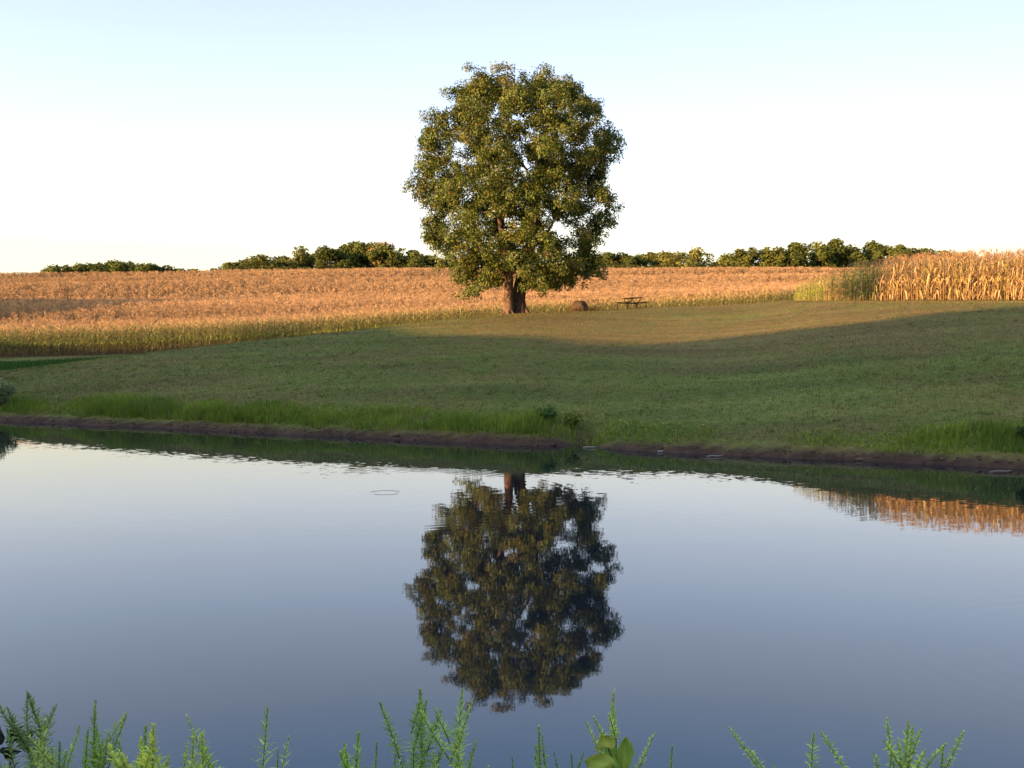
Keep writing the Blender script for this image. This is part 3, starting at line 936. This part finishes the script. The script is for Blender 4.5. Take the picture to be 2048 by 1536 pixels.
# ------------------------------------------------------------------ far trees
def far_tree_mesh(r, H, W, tone):
    """crown and trunk data, base at z=0"""
    nb = int(9 + 5 * W / 6)
    C, Nn, T = [], [], []
    for k_ in range(nb):
        z = H * r.uniform(.22, .90)
        prof = math.sin(min(1, max(.05, (z / H - .05) / .98)) * math.pi) ** .6
        rr = W * .5 * prof * math.sqrt(r.random())
        th = r.random() * 6.28
        c = np.array([rr * math.cos(th), rr * math.sin(th), z])
        br = r.uniform(.16, .27) * W
        m_ = 230
        d = r.normal(size=(m_, 3)); d /= np.linalg.norm(d, axis=1)[:, None]
        pos = c + d * br * (r.random((m_, 1)) ** .45) * np.array([1, 1, .85])
        C.append(pos); Nn.append(d + r.normal(size=(m_, 3)) * .5)
        T.append(np.array(tone) * r.uniform(.8, 1.2) * r.uniform(.7, 1.3, (m_, 1)))
    # crown top sprigs
    m_ = 60
    C.append(np.column_stack([r.uniform(-1, 1, m_) * W * .10, r.uniform(-1, 1, m_) * W * .10, H * (.80 + .17 * r.random(m_))])); Nn.append(r.normal(size=(m_, 3))); T.append(np.array(tone) * r.uniform(.7, 1.3, (m_, 1)))
    C = np.vstack(C); Nn = np.vstack(Nn); T = np.vstack(T)
    C[:, 2] = np.maximum(C[:, 2], .3)
    v, f, t = leaf_quads(C, Nn, r.uniform(.35, .75, len(C)) * (W / 7) ** .5, T, r)
    cr = mesh_data('far_crown', v, f, M_farleaf, t)
    mb = MB()
    mb.tube(np.array([[0, 0, -.5], [.05, 0, H * .3], [0, .1, H * .6], [.1, 0, H * .85]]), [.03 * H ** .9, .022 * H ** .9, .015 * H ** .9, .01], 6, (.07, .055, .04))
    for k_ in range(4):
        th = r.random() * 6.28
        mb.tube(np.array([[0, 0, H * r.uniform(.25, .5)], [math.cos(th) * W * .25, math.sin(th) * W * .25, H * r.uniform(.55, .8)]]), [.12, .03], 4, (.07, .055, .04))
    return cr, mb.data('far_trunk', M_bark)

rf = np.random.default_rng(33)
TONES = {'dark green': (.085, .105, .022), 'olive green': (.135, .146, .030), 'mid green': (.115, .130, .026), 'pale olive': (.158, .160, .040), 'brownish green': (.150, .120, .040)}
VAR = {}
for tn_, tv_ in TONES.items():
    VAR[tn_] = [far_tree_mesh(rf, 10.0, 7.5, tv_) for _ in range(3)]
def ordinal(n):
    a = ['zeroth', 'first', 'second', 'third', 'fourth', 'fifth', 'sixth', 'seventh', 'eighth', 'ninth', 'tenth', 'eleventh', 'twelfth', 'thirteenth', 'fourteenth', 'fifteenth', 'sixteenth', 'seventeenth', 'eighteenth', 'nineteenth', 'twentieth']
    if n <= 20: return a[n]
    tens = {2: 'twenty', 3: 'thirty', 4: 'forty'}[n // 10]
    return {2: 'twentieth', 3: 'thirtieth', 4: 'fortieth'}[n // 10] if n % 10 == 0 else tens + '-' + a[n % 10]
def far_tree(px, py, Y, W, tone, label, group):
    x = xat(px, py, Y); g = float(ground_z(x, Y)); H = (zat(py, Y) - g) * 1.06
    o = empty('broadleaf_tree', (x, Y, g), rf.random() * 6.28)
    cr, tr = VAR[tone][rf.integers(3)]
    W *= 1.8
    o.scale = (W / 7.5, W / 7.5, H / 10.0)
    mobj('crown', cr, o); mobj('trunk', tr, o)
    tag(o, label, 'tree', group)

LC1 = [(488, 522), (522, 511), (548, 515), (574, 517), (606, 501), (634, 510), (660, 500), (690, 492), (711, 485), (738, 489), (764, 489), (783, 503), (803, 500), (828, 503), (852, 513), (876, 519), (908, 524), (460, 536), (436, 540)]
LC1.sort()
tl = ['dark green', 'olive green', 'mid green', 'olive green', 'dark green', 'pale olive', 'olive green', 'mid green', 'dark green', 'dark green', 'mid green', 'dark green', 'brownish green', 'mid green', 'olive green', 'dark green', 'dark green', 'mid green', 'dark green']
for k_, (px_, py_) in enumerate(LC1):
    W = rf.uniform(5.2, 7.0) if 470 < px_ < 900 else 3.6
    far_tree(px_, py_, 268 + rf.uniform(-6, 14), W, tl[k_], f'{tl[k_]} tree, {ordinal(k_ + 1)} from the left in the treeline left of the big tree', 'trees of the treeline left of the big tree')
LC2 = [(1000, 528), (1180, 520), (1225, 511), (1247, 513), (1272, 515), (1300, 513), (1322, 508), (1352, 508), (1386, 504), (1420, 510), (1452, 513), (1481, 501), (1505, 497), (1535, 496), (1560, 498), (1588, 494), (1612, 490), (1640, 489), (1664, 485), (1690, 495), (1716, 499), (1757, 491), (1782, 495), (1808, 505), (1836, 501), (1862, 500), (1895, 506), (1930, 508)]
tl2 = ['dark green', 'dark green', 'dark green', 'olive green', 'dark green', 'dark green', 'pale olive', 'pale olive', 'pale olive', 'olive green', 'mid green', 'olive green', 'mid green', 'olive green', 'mid green', 'olive green', 'dark green', 'mid green', 'dark green', 'mid green', 'dark green', 'dark green', 'dark green', 'mid green', 'dark green', 'dark green', 'mid green', 'mid green']
for k_, (px_, py_) in enumerate(LC2):
    far_tree(px_, py_, 268 + rf.uniform(-6, 14), rf.uniform(5.0, 6.8), tl2[k_], f'{tl2[k_]} tree, {ordinal(k_ + 1)} from the left in the treeline right of the big trunk', 'trees of the treeline right of the big tree')
LC3 = [(97, 540), (128, 537), (150, 534), (172, 534), (192, 535), (213, 528), (233, 530), (254, 533), (275, 535), (298, 534), (318, 536), (330, 538), (356, 541), (382, 541)]
for k_, (px_, py_) in enumerate(LC3):
    far_tree(px_, py_, 330 + rf.uniform(-6, 10), rf.uniform(5.5, 7.5), 'dark green' if k_ < 12 else 'pale olive', f'small distant tree, {ordinal(k_ + 1)} from the left beyond the far left of the corn', 'distant trees beyond the left end of the corn field')
# understorey shrubs filling the foot of the treelines
n = 20000
px_ = np.concatenate([rf.uniform(480, 930, n // 2), rf.uniform(1180, 1960, n // 2)])
Y = rf.uniform(256, 266, n)
X = (px_ - 1024) / FPX * Y
Z = ground_z(X, Y) + rf.random(n) ** .8 * (3.4 + 3.6 * fbm(X * .15, Y * .1))
C = np.column_stack([X, Y, Z])
v, f, t = leaf_quads(C, rf.normal(size=(n, 3)), rf.uniform(.4, .9, n), np.array([.080, .085, .020]) * rf.uniform(.6, 1.3, (n, 1)), rf)
o = mobj('hedge_growth', mesh_data('hedge_growth', v, f, M_farleaf, t))
tag(o, 'dark low undergrowth at the foot of the far treeline', 'undergrowth', kind='stuff')

# tree crowns added on the unseen hill behind the camera to shade the corn
WC, WN = [], []
def shade_tree(t_, h0, h1, w, m_=2600, trunk=True):
    s_ = S_RIDGE
    x = s_ * U[0] + t_ * U[1]; y = s_ * U[1] - t_ * U[0]
    g = float(np.interp(t_, HC_T, HC_Z))
    d = rf.normal(size=(m_, 3)); d /= np.linalg.norm(d, axis=1)[:, None]
    pos = np.array([x, y, g + (h0 + h1) / 2]) + d * (rf.random((m_, 1)) ** .4) * np.array([w / 2, w / 2, (h1 - h0) / 2])
    WC.append(pos); WN.append(d)
for t_, h1, w in ((-160, 9, 9), (-153, 10.5, 9), (-146, 11.5, 9), (-140, 10.5, 8), (-134, 7, 7), (-128, 5, 6)):
    shade_tree(t_, -.5, h1, w)
shade_tree(-38.1, 5.6, 9.6, 3.4, 5200)
shade_tree(-84.5, .2, 3.4, 2.6, 3200)
WC = np.vstack(WC); WN = np.vstack(WN)
v, f, t = leaf_quads(WC, WN, rf.uniform(.3, .6, len(WC)), np.array([.06, .07, .015]) * rf.uniform(.7, 1.3, (len(WC), 1)), rf)
o = mobj('shade_trees', mesh_data('shade_trees', v, f, M_farleaf, t))
tag(o, 'green tree crowns added out of view on the hill to shade the corn', 'shade_trees', kind='stuff')

# ------------------------------------------------------------------ boulder and picnic table under the tree
def lumpy(r, rx, ry, rz, n=28, m=16, amp=.16, seed=0):
    u = np.linspace(0, 2 * np.pi, n, endpoint=False); w = np.linspace(-.5 * np.pi, .5 * np.pi, m)
    uu, ww = np.meshgrid(u, w)
    d = np.stack([np.cos(uu) * np.cos(ww), np.sin(uu) * np.cos(ww), np.sin(ww)], -1)
    nse = fbm(d[..., 0] * 2.1 + seed + d[..., 2], d[..., 1] * 2.1 + d[..., 2] * 1.7 + seed) - .5 + .5 * (fbm(d[..., 0] * 6 + seed, d[..., 1] * 6 + d[..., 2] * 5) - .5)
    v = d * (1 + 2 * amp * nse)[..., None] * np.array([rx, ry, rz])
    i, j = np.meshgrid(np.arange(m - 1), np.arange(n), indexing='ij')
    q = np.stack([i * n + j, i * n + (j + 1) % n, (i + 1) * n + (j + 1) % n, (i + 1) * n + j], -1).reshape(-1, 4)
    return v.reshape(-1, 3), q
bp = at(1159, 622, 69.0)
bo = empty('boulder', (bp[0], 69.0, float(ground_z(bp[0], 69.0))))
tag(bo, 'rounded dark brown boulder on the grass between tree and picnic table', 'boulder')
v, q_ = lumpy(rf, .60, .5, .62, seed=3.1)
v[:, 2] = v[:, 2] + .12
mb = MB(); mb.add(v, q_, None, (.075, .052, .034)); mb.build('stone', M_rock, bo, smooth=True)
n = 420
xy = rf.normal(size=(n, 2)) * np.array([.22, .22]) + np.array([.78, -.05])
k_ = rf.random(n) < .4; xy[k_] = rf.normal(size=(k_.sum(), 2)) * np.array([.5, .2]) + np.array([-.1, -.5])
hz = np.array([float(a_) for a_ in ground_z(bp[0] + xy[:, 0], 69.0 + xy[:, 1])]) - bo.location.z
v, f, t = blades(np.column_stack([xy, hz - .02]), rf.uniform(.1, .42, n), np.full(n, .025), rf.uniform(.2, .9, n), np.array([.13, .09, .04]) * rf.uniform(.5, 1.3, (n, 1)), 2)
wd = mobj('dry_weeds', mesh_data('dry_weeds', v, f, M_grass, t))
wd.location = bo.location
tag(wd, 'clump of dry brown weeds against the right side of the boulder', 'weeds')

tp = at(1264, 618, 71.0)
tz = float(ground_z(tp[0], 71.0))
table = empty('picnic_table', (tp[0], 71.0, tz), R(-68))
tag(table, 'dark weathered picnic table with two bench seats standing at the edge of the corn', 'picnic table')
wc = (.12, .078, .045)
mb = MB()
for k_ in range(5): mb.box((0, (k_ - 2) * .148, .76), 1.75, .14, .045, c=np.array(wc) * rf.uniform(.8, 1.2), bev=.008)
mb.build('tabletop', M_wood, table)
for sgn in (-1, 1):
    mb = MB()
    for k_ in range(2): mb.box((0, sgn * (.66 + .15 * k_), .46), 1.75, .14, .045, c=np.array(wc) * rf.uniform(.8, 1.2), bev=.008)
    mb.build('seat', M_wood, table)
for xx in (-.62, .62):
    mb = MB()
    th = np.linspace(0, np.pi, 11)
    mb.tube(np.column_stack([np.full(11, xx), .30 * np.cos(th), .735 - .32 * np.sin(th)]), .027, 8, (.03, .022, .018))
    mb.tube(np.array([[xx, 0, .42], [xx, 0, -.08]]), .045, 8, (.03, .022, .018))
    mb.tube(np.array([[xx, -.82, .43], [xx, -.4, .40], [xx, .4, .40], [xx, .82, .43]]), .025, 8, (.03, .022, .018))
    for sgn in (-1, 1):
        mb.tube(np.array([[xx, sgn * .80, .44], [xx, sgn * .80, -.08]]), .028, 8, (.03, .022, .018))
    mb.build('frame', M_metal, table)

# ------------------------------------------------------------------ bushes and odds and ends on the far bank
def bush(name, x, y, W, H, tone, label, cat='shrub', m_=1400, leaf=.11, willow=False):
    g = float(ground_z(x, y))
    o = empty(name, (x, y, g)); tag(o, label, cat)
    mb = MB(); C, Nn = [], []
    for k_ in range(16):
        th = rf.random() * 6.28; rr = W * .5 * math.sqrt(rf.random())
        tip = np.array([rr * math.cos(th), rr * math.sin(th), H * rf.uniform(.6, 1.0) * (1 - .35 * (2 * rr / W) ** 2)])
        p = np.array([[tip[0] * .15, tip[1] * .15, -.05], tip * [.5, .5, .55], tip])
        mb.tube(p, [.018, .012, .005], 4, (.07, .055, .035), cap=False)
        s = rf.uniform(.25, 1.02, m_ // 16)
        pos = np.column_stack([np.interp(s, [0, .5, 1.02], [p[i_][j_] for i_ in range(3)]) for j_ in range(3)])
        pos += rf.normal(size=pos.shape) * W * .07
        C.append(pos); Nn.append(rf.normal(size=pos.shape))
    mb.build('stems', M_bark, o)
    C = np.vstack(C); C[:, 2] = np.maximum(C[:, 2], .03)
    v, f, t = leaf_quads(C, np.vstack(Nn), rf.uniform(.6, 1.3, len(C)) * leaf, np.array(tone) * rf.uniform(.6, 1.35, (len(C), 1)), rf, aspect=.3 if willow else .55)
    mobj('foliage', mesh_data('foliage', v, f, M_weed, t), o)
    return o
def bank_pt(px, py0, Y): return xat(px, py0, Y)
bush('willow_shrub', xat(-4, 750, 41), 41, 1.4, 1.6, (.26, .30, .13), 'grey-green willowy shrub on the bank at the left edge', m_=2200, leaf=.16, willow=True)
bush('dark_bush', xat(1097, 850, 31.2), 31.4, 1.05, .50, (.10, .17, .035), 'small dark green bush left of the eroded gully in the far bank', m_=1100, leaf=.09)
bush('yellow_bush', xat(1142, 850, 31.2), 31.5, .85, .55, (.24, .27, .05), 'small yellow-green bush right of the eroded gully in the far bank', m_=900, leaf=.08)
bush('reed_clump', xat(2072, 920, 25.0), 25.2, .6, .8, (.05, .085, .022), 'dark tall reedy clump on the bank at the right edge', 'reeds', m_=1000, leaf=.2, willow=True)

def stick(px, py, L, rad, tone, label, rz=0.0, lift=.02):
    Y = CAMZ * FPX / (py - HOR); 
    for _ in range(40):
        x = xat(px, py, Y); g = float(ground_z(x, Y)); z = max(g, 0.0)
        Y = Y + (zat(py, Y) - z) * 3.0
    o = MB()
    o.tube(np.array([[-L / 2, 0, 0], [-L * .15, .02, .012], [L * .2, -.01, .008], [L / 2, .03, .02]]), [rad * .7, rad, rad * .9, rad * .5], 6, tone)
    ob = o.build('driftwood', M_wood, None, (x, Y, z + lift), rz=rz)
    tag(ob, label, 'driftwood')
stick(2003, 946, .52, .03, (.20, .15, .12), 'pale driftwood stick on the mud below the tall grass at right', .05, .03)
stick(1180, 896, .42, .02, (.30, .27, .23), 'pale thin stick at the waterline below the gully', -.1)
stick(1430, 914, .46, .02, (.26, .24, .22), 'grey stick at the waterline under the orange corn reflection', .1)
stick(1322, 905, .16, .03, (.34, .32, .30), 'short whitish scrap of wood at the waterline right of the gully', .3)

# small yellow flowers in the long grass
n = 90
px_ = np.concatenate([rf.uniform(400, 520, 35), rf.uniform(1230, 1420, 35), rf.uniform(1780, 1900, 20)])
X = (px_ - 1024) / FPX * 29; Y = shore_y(X) + rf.uniform(1.2, 1.9, n); Z = ground_z(X, Y) + rf.uniform(.2, .36, n)
v, f, t = leaf_quads(np.column_stack([X, Y, Z]), np.tile([0, -.6, .8], (n, 1)) + rf.normal(size=(n, 3)) * .2, rf.uniform(.025, .045, n), np.tile([.55, .50, .05], (n, 1)), rf, aspect=.9)
v2, f2, t2 = blades(np.column_stack([X, Y, ground_z(X, Y) - .01]), Z - ground_z(X, Y) + .01, np.full(n, .008), np.zeros(n) + .02, np.tile([.06, .11, .02], (n, 1)), 1)
o = mobj('wild_flowers', mesh_data('wild_flowers', np.vstack([v, v2]), [f, f2[0] + len(v)], M_grass, np.vstack([t, t2])))
tag(o, 'tiny yellow wild flowers dotted in the bank grass', 'flowers', kind='stuff')

# clods and small stones on the bare mud
n = 520
X = rf.uniform(-21, 14, n); off = rf.uniform(.02, .65, n) ** 1.1; Y = shore_y(X) + off
Z = ground_z(X, Y)
ov = np.array([[1, 0, 0], [0, 1, 0], [-1, 0, 0], [0, -1, 0], [0, 0, .8], [0, 0, -.8], [.6, .6, .45], [-.6, .6, .4], [-.6, -.6, .5], [.6, -.6, .4]])
ot = np.array([[0, 6, 4], [6, 1, 4], [1, 7, 4], [7, 2, 4], [2, 8, 4], [8, 3, 4], [3, 9, 4], [9, 0, 4], [0, 1, 6], [1, 2, 7], [2, 3, 8], [3, 0, 9], [1, 0, 5], [2, 1, 5], [3, 2, 5], [0, 3, 5]])
sz = rf.uniform(.012, .04, n) * (1 + 1.2 * (rf.random(n) < .06))
v = (ov[None] * (1 + .35 * rf.normal(size=(n, 10, 1))) * sz[:, None, None] * np.array([1.5, 1, .7]) + np.column_stack([X, Y, Z])[:, None, :]).reshape(-1, 3)
f = (ot[None] + np.arange(n)[:, None, None] * 10).reshape(-1, 3)
tc_ = np.repeat(np.array([[.11, .07, .05]]) * rf.uniform(.6, 1.5, (n, 1)), 10, axis=0)
o = mobj('mud_clods', mesh_data('mud_clods', v, f, M_rock, tc_))
tag(o, 'clods and small stones strewn on the bare mud of the far bank', 'clods', kind='stuff')

# ------------------------------------------------------------------ goldenrod plants on the near bank
rg = np.random.default_rng(77)
def narrow_leaf(mb, p0, d, L, w, curl, c):
    """lance-shaped folded leaf starting at p0 along d, drooping by curl"""
    d = d / np.linalg.norm(d)
    side = np.cross(d, [0, 0, 1.0]); 
    if np.linalg.norm(side) < 1e-3: side = np.array([1., 0, 0])
    side /= np.linalg.norm(side); nrm = np.cross(side, d)
    s = np.array([0, .3, .65, 1.0]); ww = np.array([.25, 1.0, .75, .02]) * w / 2
    mid = p0 + d * (L * s)[:, None] + np.array([0, 0, -1.0]) * (curl * L * s ** 2)[:, None]
    lft = mid - side * ww[:, None] + nrm * (ww * .5)[:, None]; rgt = mid + side * ww[:, None] + nrm * (ww * .5)[:, None]
    v = np.vstack([lft, mid, rgt])
    q = [[i, i + 1, 4 + i + 1, 4 + i] for i in range(3)] + [[4 + i, 4 + i + 1, 8 + i + 1, 8 + i] for i in range(3)]
    cc = np.vstack([np.tile(c, (4, 1)), np.tile(np.array(c) * 1.18, (4, 1)), np.tile(c, (4, 1))])
    mb.add(v, q, None, cc)

def goldenrod(px, py, Y, label, leafL=.055, leafW=.009, tone=(.10, .16, .035), droop=0.0, branches=3, spread=.5, dens=1.0, spire=.10, lean=0.0):
    tip = at(px, py, Y)
    x0 = tip[0] - lean; g = float(ground_z(x0, Y))
    H = tip[2] - g
    root = empty('goldenrod_plant', (x0, Y, g)); tag(root, label, 'weed plant', 'goldenrod plants on the near bank')
    st, lf = MB(), MB()
    tone = np.array(tone) * np.array([2.4, 2.05, 2.1]); leafL *= .82; leafW *= .62
    def axis(p0, p1, bend, r0, L_leaf, step, head):
        """one leafy stem from p0 to p1; bend shifts the tip sideways"""
        k = 13
        s = np.linspace(0, 1, k); ph = rg.random() * 6.28; L_w = .05 * np.linalg.norm(p1 - p0)
        p = p0 + (p1 - p0) * s[:, None]
        p[:, 0] += bend * (s ** 9) + L_w * np.sin(s * 3.0 + ph) * s * .5; p[:, 1] += L_w * np.cos(s * 2.6 + ph) * s; p[:, 2] -= abs(bend) * .5 * s ** 12
        st.tube(p, np.linspace(r0, r0 * .35, k), 5, tone * [.9, .85, .8], cap=True)
        L = np.linalg.norm(p1 - p0)
        n_l = max(8, int(2.5 * L / step * dens))
        th = rg.random() * 6.28
        for i in range(n_l):
            u = (i + rg.random() * .6) / n_l
            if u < .12: continue
            th += 2.4 + rg.uniform(-.3, .3)
            c0 = np.array([np.interp(u, s, p[:, j]) for j in range(3)])
            top_d = (1 - u) * L
            # leaves shorten to a tight spire at the tip
            ll = L_leaf * np.clip(.30 + top_d / max(head * 1.8, .02), .30, 1.0) * rg.uniform(.75, 1.35)
            upw = np.interp(top_d, [0, head, head * 3], [2.2, .75, .25]) + rg.uniform(-.15, .2)
            d = np.array([math.cos(th), math.sin(th), upw])
            narrow_leaf(lf, c0, d, ll, leafW * rg.uniform(.8, 1.25) * (.6 + .5 * ll / L_leaf), rg.uniform(-.05, .35), tone * 1.75 * rg.uniform(.6, 1.35) * np.array([rg.uniform(.95, 1.2), 1, rg.uniform(.8, 1.2)]))
    base = np.array([0, 0, -.03]); top = np.array([lean, 0, H])
    axis(base, top, droop, .0045, leafL, .0062, spire)
    for b in range(branches):
        u = rg.uniform(.70, .93)
        p0 = base + (top - base) * u
        th = rg.random() * 6.28; spr = spread * rg.uniform(.35, .8)
        L = (1 - u) * H * rg.uniform(.7, 1.0) + .03
        p1 = p0 + np.array([math.cos(th) * L * spr, math.sin(th) * L * spr * .7, L * .82])
        axis(p0, p1, 0, .002, leafL * .62, .0062, spire * .5)
    st.build('stem', M_weed, root)
    lf.build('foliage', M_weed, root)
    return root

A = dict
PL = [
 (60, 1372, 2.7, 'tallest goldenrod at the far left with a nodding tip bent leftward', A(droop=-.055, tone=(.065, .105, .032), branches=5, spread=.7)),
 (117, 1438, 2.6, 'airy light green goldenrod just right of the tallest left-hand one', A(branches=7, spread=.9, tone=(.12, .17, .04), dens=.8)),
 (173, 1474, 2.6, 'thin low goldenrod shoot between the airy plant and the slender spire', A(branches=1, leafL=.035, tone=(.09, .15, .03))),
 (197, 1464, 2.7, 'small curved goldenrod shoot hugging the left of the slender spire', A(branches=1, leafL=.035, lean=.02)),
 (212, 1404, 2.7, 'slender pointed goldenrod spire standing alone left of centre left', A(branches=3, spread=.4, tone=(.085, .14, .034), leafL=.045)),
 (255, 1468, 2.6, 'hazy goldenrod tip behind the bushy light one', A(branches=2, tone=(.085, .14, .04))),
 (267, 1464, 2.4, 'bushy bright yellow-green goldenrod with broad thick side shoots', A(branches=6, spread=.8, tone=(.15, .20, .04), leafW=.012)),
 (354, 1498, 2.35, 'low goldenrod with blunt finger-like shoots, right of the bushy one', A(branches=7, spread=1.0, tone=(.13, .19, .04), leafL=.035)),
 (424, 1472, 2.5, 'goldenrod with its second head nodding leftward', A(branches=4, droop=-.02, tone=(.12, .17, .035))),
 (513, 1436, 2.45, 'goldenrod like a small fir with open level side leaves', A(branches=4, spread=1.1, dens=.55, tone=(.12, .18, .045), leafL=.05)),
 (574, 1506, 2.4, 'single bare goldenrod tip right of the fir-like plant', A(branches=0, leafL=.02, leafW=.006)),
 (706, 1486, 2.5, 'short pointed goldenrod left of the two tall middle plants', A(branches=3, spread=.7, tone=(.10, .17, .03))),
 (731, 1506, 2.4, 'stubby leaning goldenrod tip beside the short pointed plant', A(branches=1, lean=-.03, leafL=.025)),
 (766, 1526, 2.4, 'tiny goldenrod tip barely showing left of the tall middle pair', A(branches=0, leafL=.02)),
 (822, 1383, 2.6, 'tall dense goldenrod, left one of the middle pair', A(branches=6, spread=.55, droop=-.015, tone=(.085, .14, .04), dens=1.3, leafL=.05)),
 (900, 1398, 2.5, 'tall open goldenrod with long thin tip, right one of the middle pair', A(branches=8, spread=.8, lean=.02, tone=(.11, .17, .045), spire=.14)),
 (1037, 1494, 2.6, 'very narrow goldenrod spike below the tree reflection', A(branches=0, leafL=.02, dens=1.3)),
 (1101, 1450, 2.7, 'soft pale goldenrod right of the narrow spike', A(branches=4, spread=.45, tone=(.085, .14, .04), leafL=.035)),
 (1148, 1490, 2.7, 'small faint goldenrod left of the broad-leaved plant', A(branches=2, leafL=.028, tone=(.075, .125, .04))),
 (1231, 1402, 2.4, 'bright goldenrod with long tip rising behind the broad leaves', A(branches=5, spread=.7, lean=-.03, tone=(.13, .19, .05), leafL=.045, spire=.16)),
 (1352, 1511, 2.4, 'lone goldenrod tip right of the broad-leaved plant', A(branches=0, leafL=.022)),
 (1508, 1524, 2.4, 'tiny goldenrod tip in the gap left of the candelabra plants', A(branches=0, leafL=.02)),
 (1634, 1486, 2.4, 'candelabra-shaped goldenrod with a ring of upright shoots', A(branches=9, spread=1.4, tone=(.12, .18, .045), leafL=.028, spire=.04)),
 (1808, 1460, 2.35, 'largest candelabra goldenrod with many thick upright shoots at right', A(branches=12, spread=1.1, tone=(.12, .18, .04), leafL=.032, leafW=.010, spire=.05)),
 (1888, 1508, 2.35, 'small goldenrod shoot at the right of the largest candelabra plant', A(branches=3, spread=.6, leafL=.026)),
 (1768, 1522, 2.35, 'small goldenrod shoot at the left foot of the largest candelabra plant', A(branches=1, leafL=.024)),
 (22, 1512, 2.4, 'pale goldenrod in the bottom left corner', A(branches=4, tone=(.12, .17, .05))),
 (78, 1502, 2.45, 'bluish-green goldenrod right of the tallest left-hand stem', A(branches=5, spread=.8, tone=(.07, .12, .045))),
]
for px_, py_, Y_, lab, kw in PL:
    goldenrod(px_, py_, Y_, lab, **kw)

# broad-leaved plant among the goldenrod, and a dark-leaved one at the left edge
def broad_leaf(P0, d, L, W, tone, parent, cup=.25, n=9):
    d = np.array(d, dtype=float); d /= np.linalg.norm(d)
    side = np.cross(d, [0, -1.0, .25]); side /= np.linalg.norm(side); nrm = np.cross(side, d)
    s = np.linspace(0, 1, n); w = W / 2 * np.sin(np.pi * np.clip(s * .90 + .10, 0, 1)) ** .48
    w[-1] = .001
    cols = np.linspace(-1, 1, 7)
    v = []
    for i in range(n):
        for c_ in cols:
            wob = 1 + .06 * math.sin(i * 2.1 + c_ * 5)
            v.append(P0 + d * L * s[i] + side * w[i] * c_ * wob + nrm * (cup * w[i] * (c_ * c_) - .18 * L * s[i] ** 2 + .012 * math.sin(6 * s[i] + 3 * c_)))
    q = [[i * 7 + j, i * 7 + j + 1, (i + 1) * 7 + j + 1, (i + 1) * 7 + j] for i in range(n - 1) for j in range(6)]
    cc = np.array([np.array(tone) * (1.25 if abs(c_) < .01 else 1.0) for i in range(n) for c_ in cols])
    mb = MB(); mb.add(np.array(v), q, None, cc)
    return mb.build('leaf', M_weed, parent, smooth=True)
bl = at(1222, 1545, 2.32)
root = empty('broad_leaved_plant', (bl[0], 2.32, float(ground_z(bl[0], 2.32))))
tag(root, 'broad-leaved green plant with two round leaves at the foot of the bright goldenrod', 'weed plant')
o0 = np.array([bl[0], 2.32, root.location.z])
a0 = at(1222, 1530, 2.32) - o0
mb = MB()
mb.tube(np.array([[0, 0, -.03], a0 * [1, 1, .5], a0]), [.006, .005, .004], 6, (.10, .15, .04))
l1 = at(1216, 1496, 2.30) - o0
mb.tube(np.array([a0, (a0 + l1) / 2 + [.005, 0, 0], l1]), [.003, .0025, .002], 5, (.12, .17, .05))
l2 = at(1226, 1532, 2.28) - o0
mb.tube(np.array([a0, l2]), [.003, .002], 5, (.12, .17, .05))
mb.build('stem', M_weed, root)
broad_leaf(l1, (-.45, -.15, 1.0), .036, .050, (.48, .50, .09), root, cup=.5)
broad_leaf(l2, (-1, -.1, .22), .066, .048, (.42, .48, .08), root)
l3 = at(1246, 1536, 2.36) - o0
broad_leaf(l3, (.15, .1, 1.0), .070, .042, (.34, .44, .07), root)
l4 = at(1236, 1545, 2.36) - o0
broad_leaf(l4, (-.35, .1, 1.0), .075, .040, (.28, .42, .065), root)

dl = at(14, 1520, 2.9)
root = empty('dark_leaved_plant', (dl[0], 2.9, float(ground_z(dl[0], 2.9))))
tag(root, 'dark purple-green leafy plant in the bottom left corner behind the tallest goldenrod', 'weed plant')
o0 = np.array([dl[0], 2.9, root.location.z])
mb = MB(); a0 = at(20, 1478, 2.9) - o0
mb.tube(np.array([[0, 0, -.03], a0 * [.3, 1, .5], a0]), [.006, .005, .003], 6, (.05, .05, .03))
mb.build('stem', M_weed, root)
for px_, py_, d_, L_ in ((2, 1488, (-.2, 0, 1), .05), (14, 1482, (.6, 0, .6), .06), (26, 1478, (1, 0, .2), .06), (34, 1482, (.8, .1, .5), .05), (6, 1500, (.9, -.1, -.1), .05), (0, 1498, (.6, 0, -.5), .05), (22, 1486, (.2, 0, 1), .05), (36, 1490, (1, 0, -.4), .045)):
    broad_leaf(at(px_, py_, 2.9) - o0, d_, L_, .022, (.030, .038, .022), root)
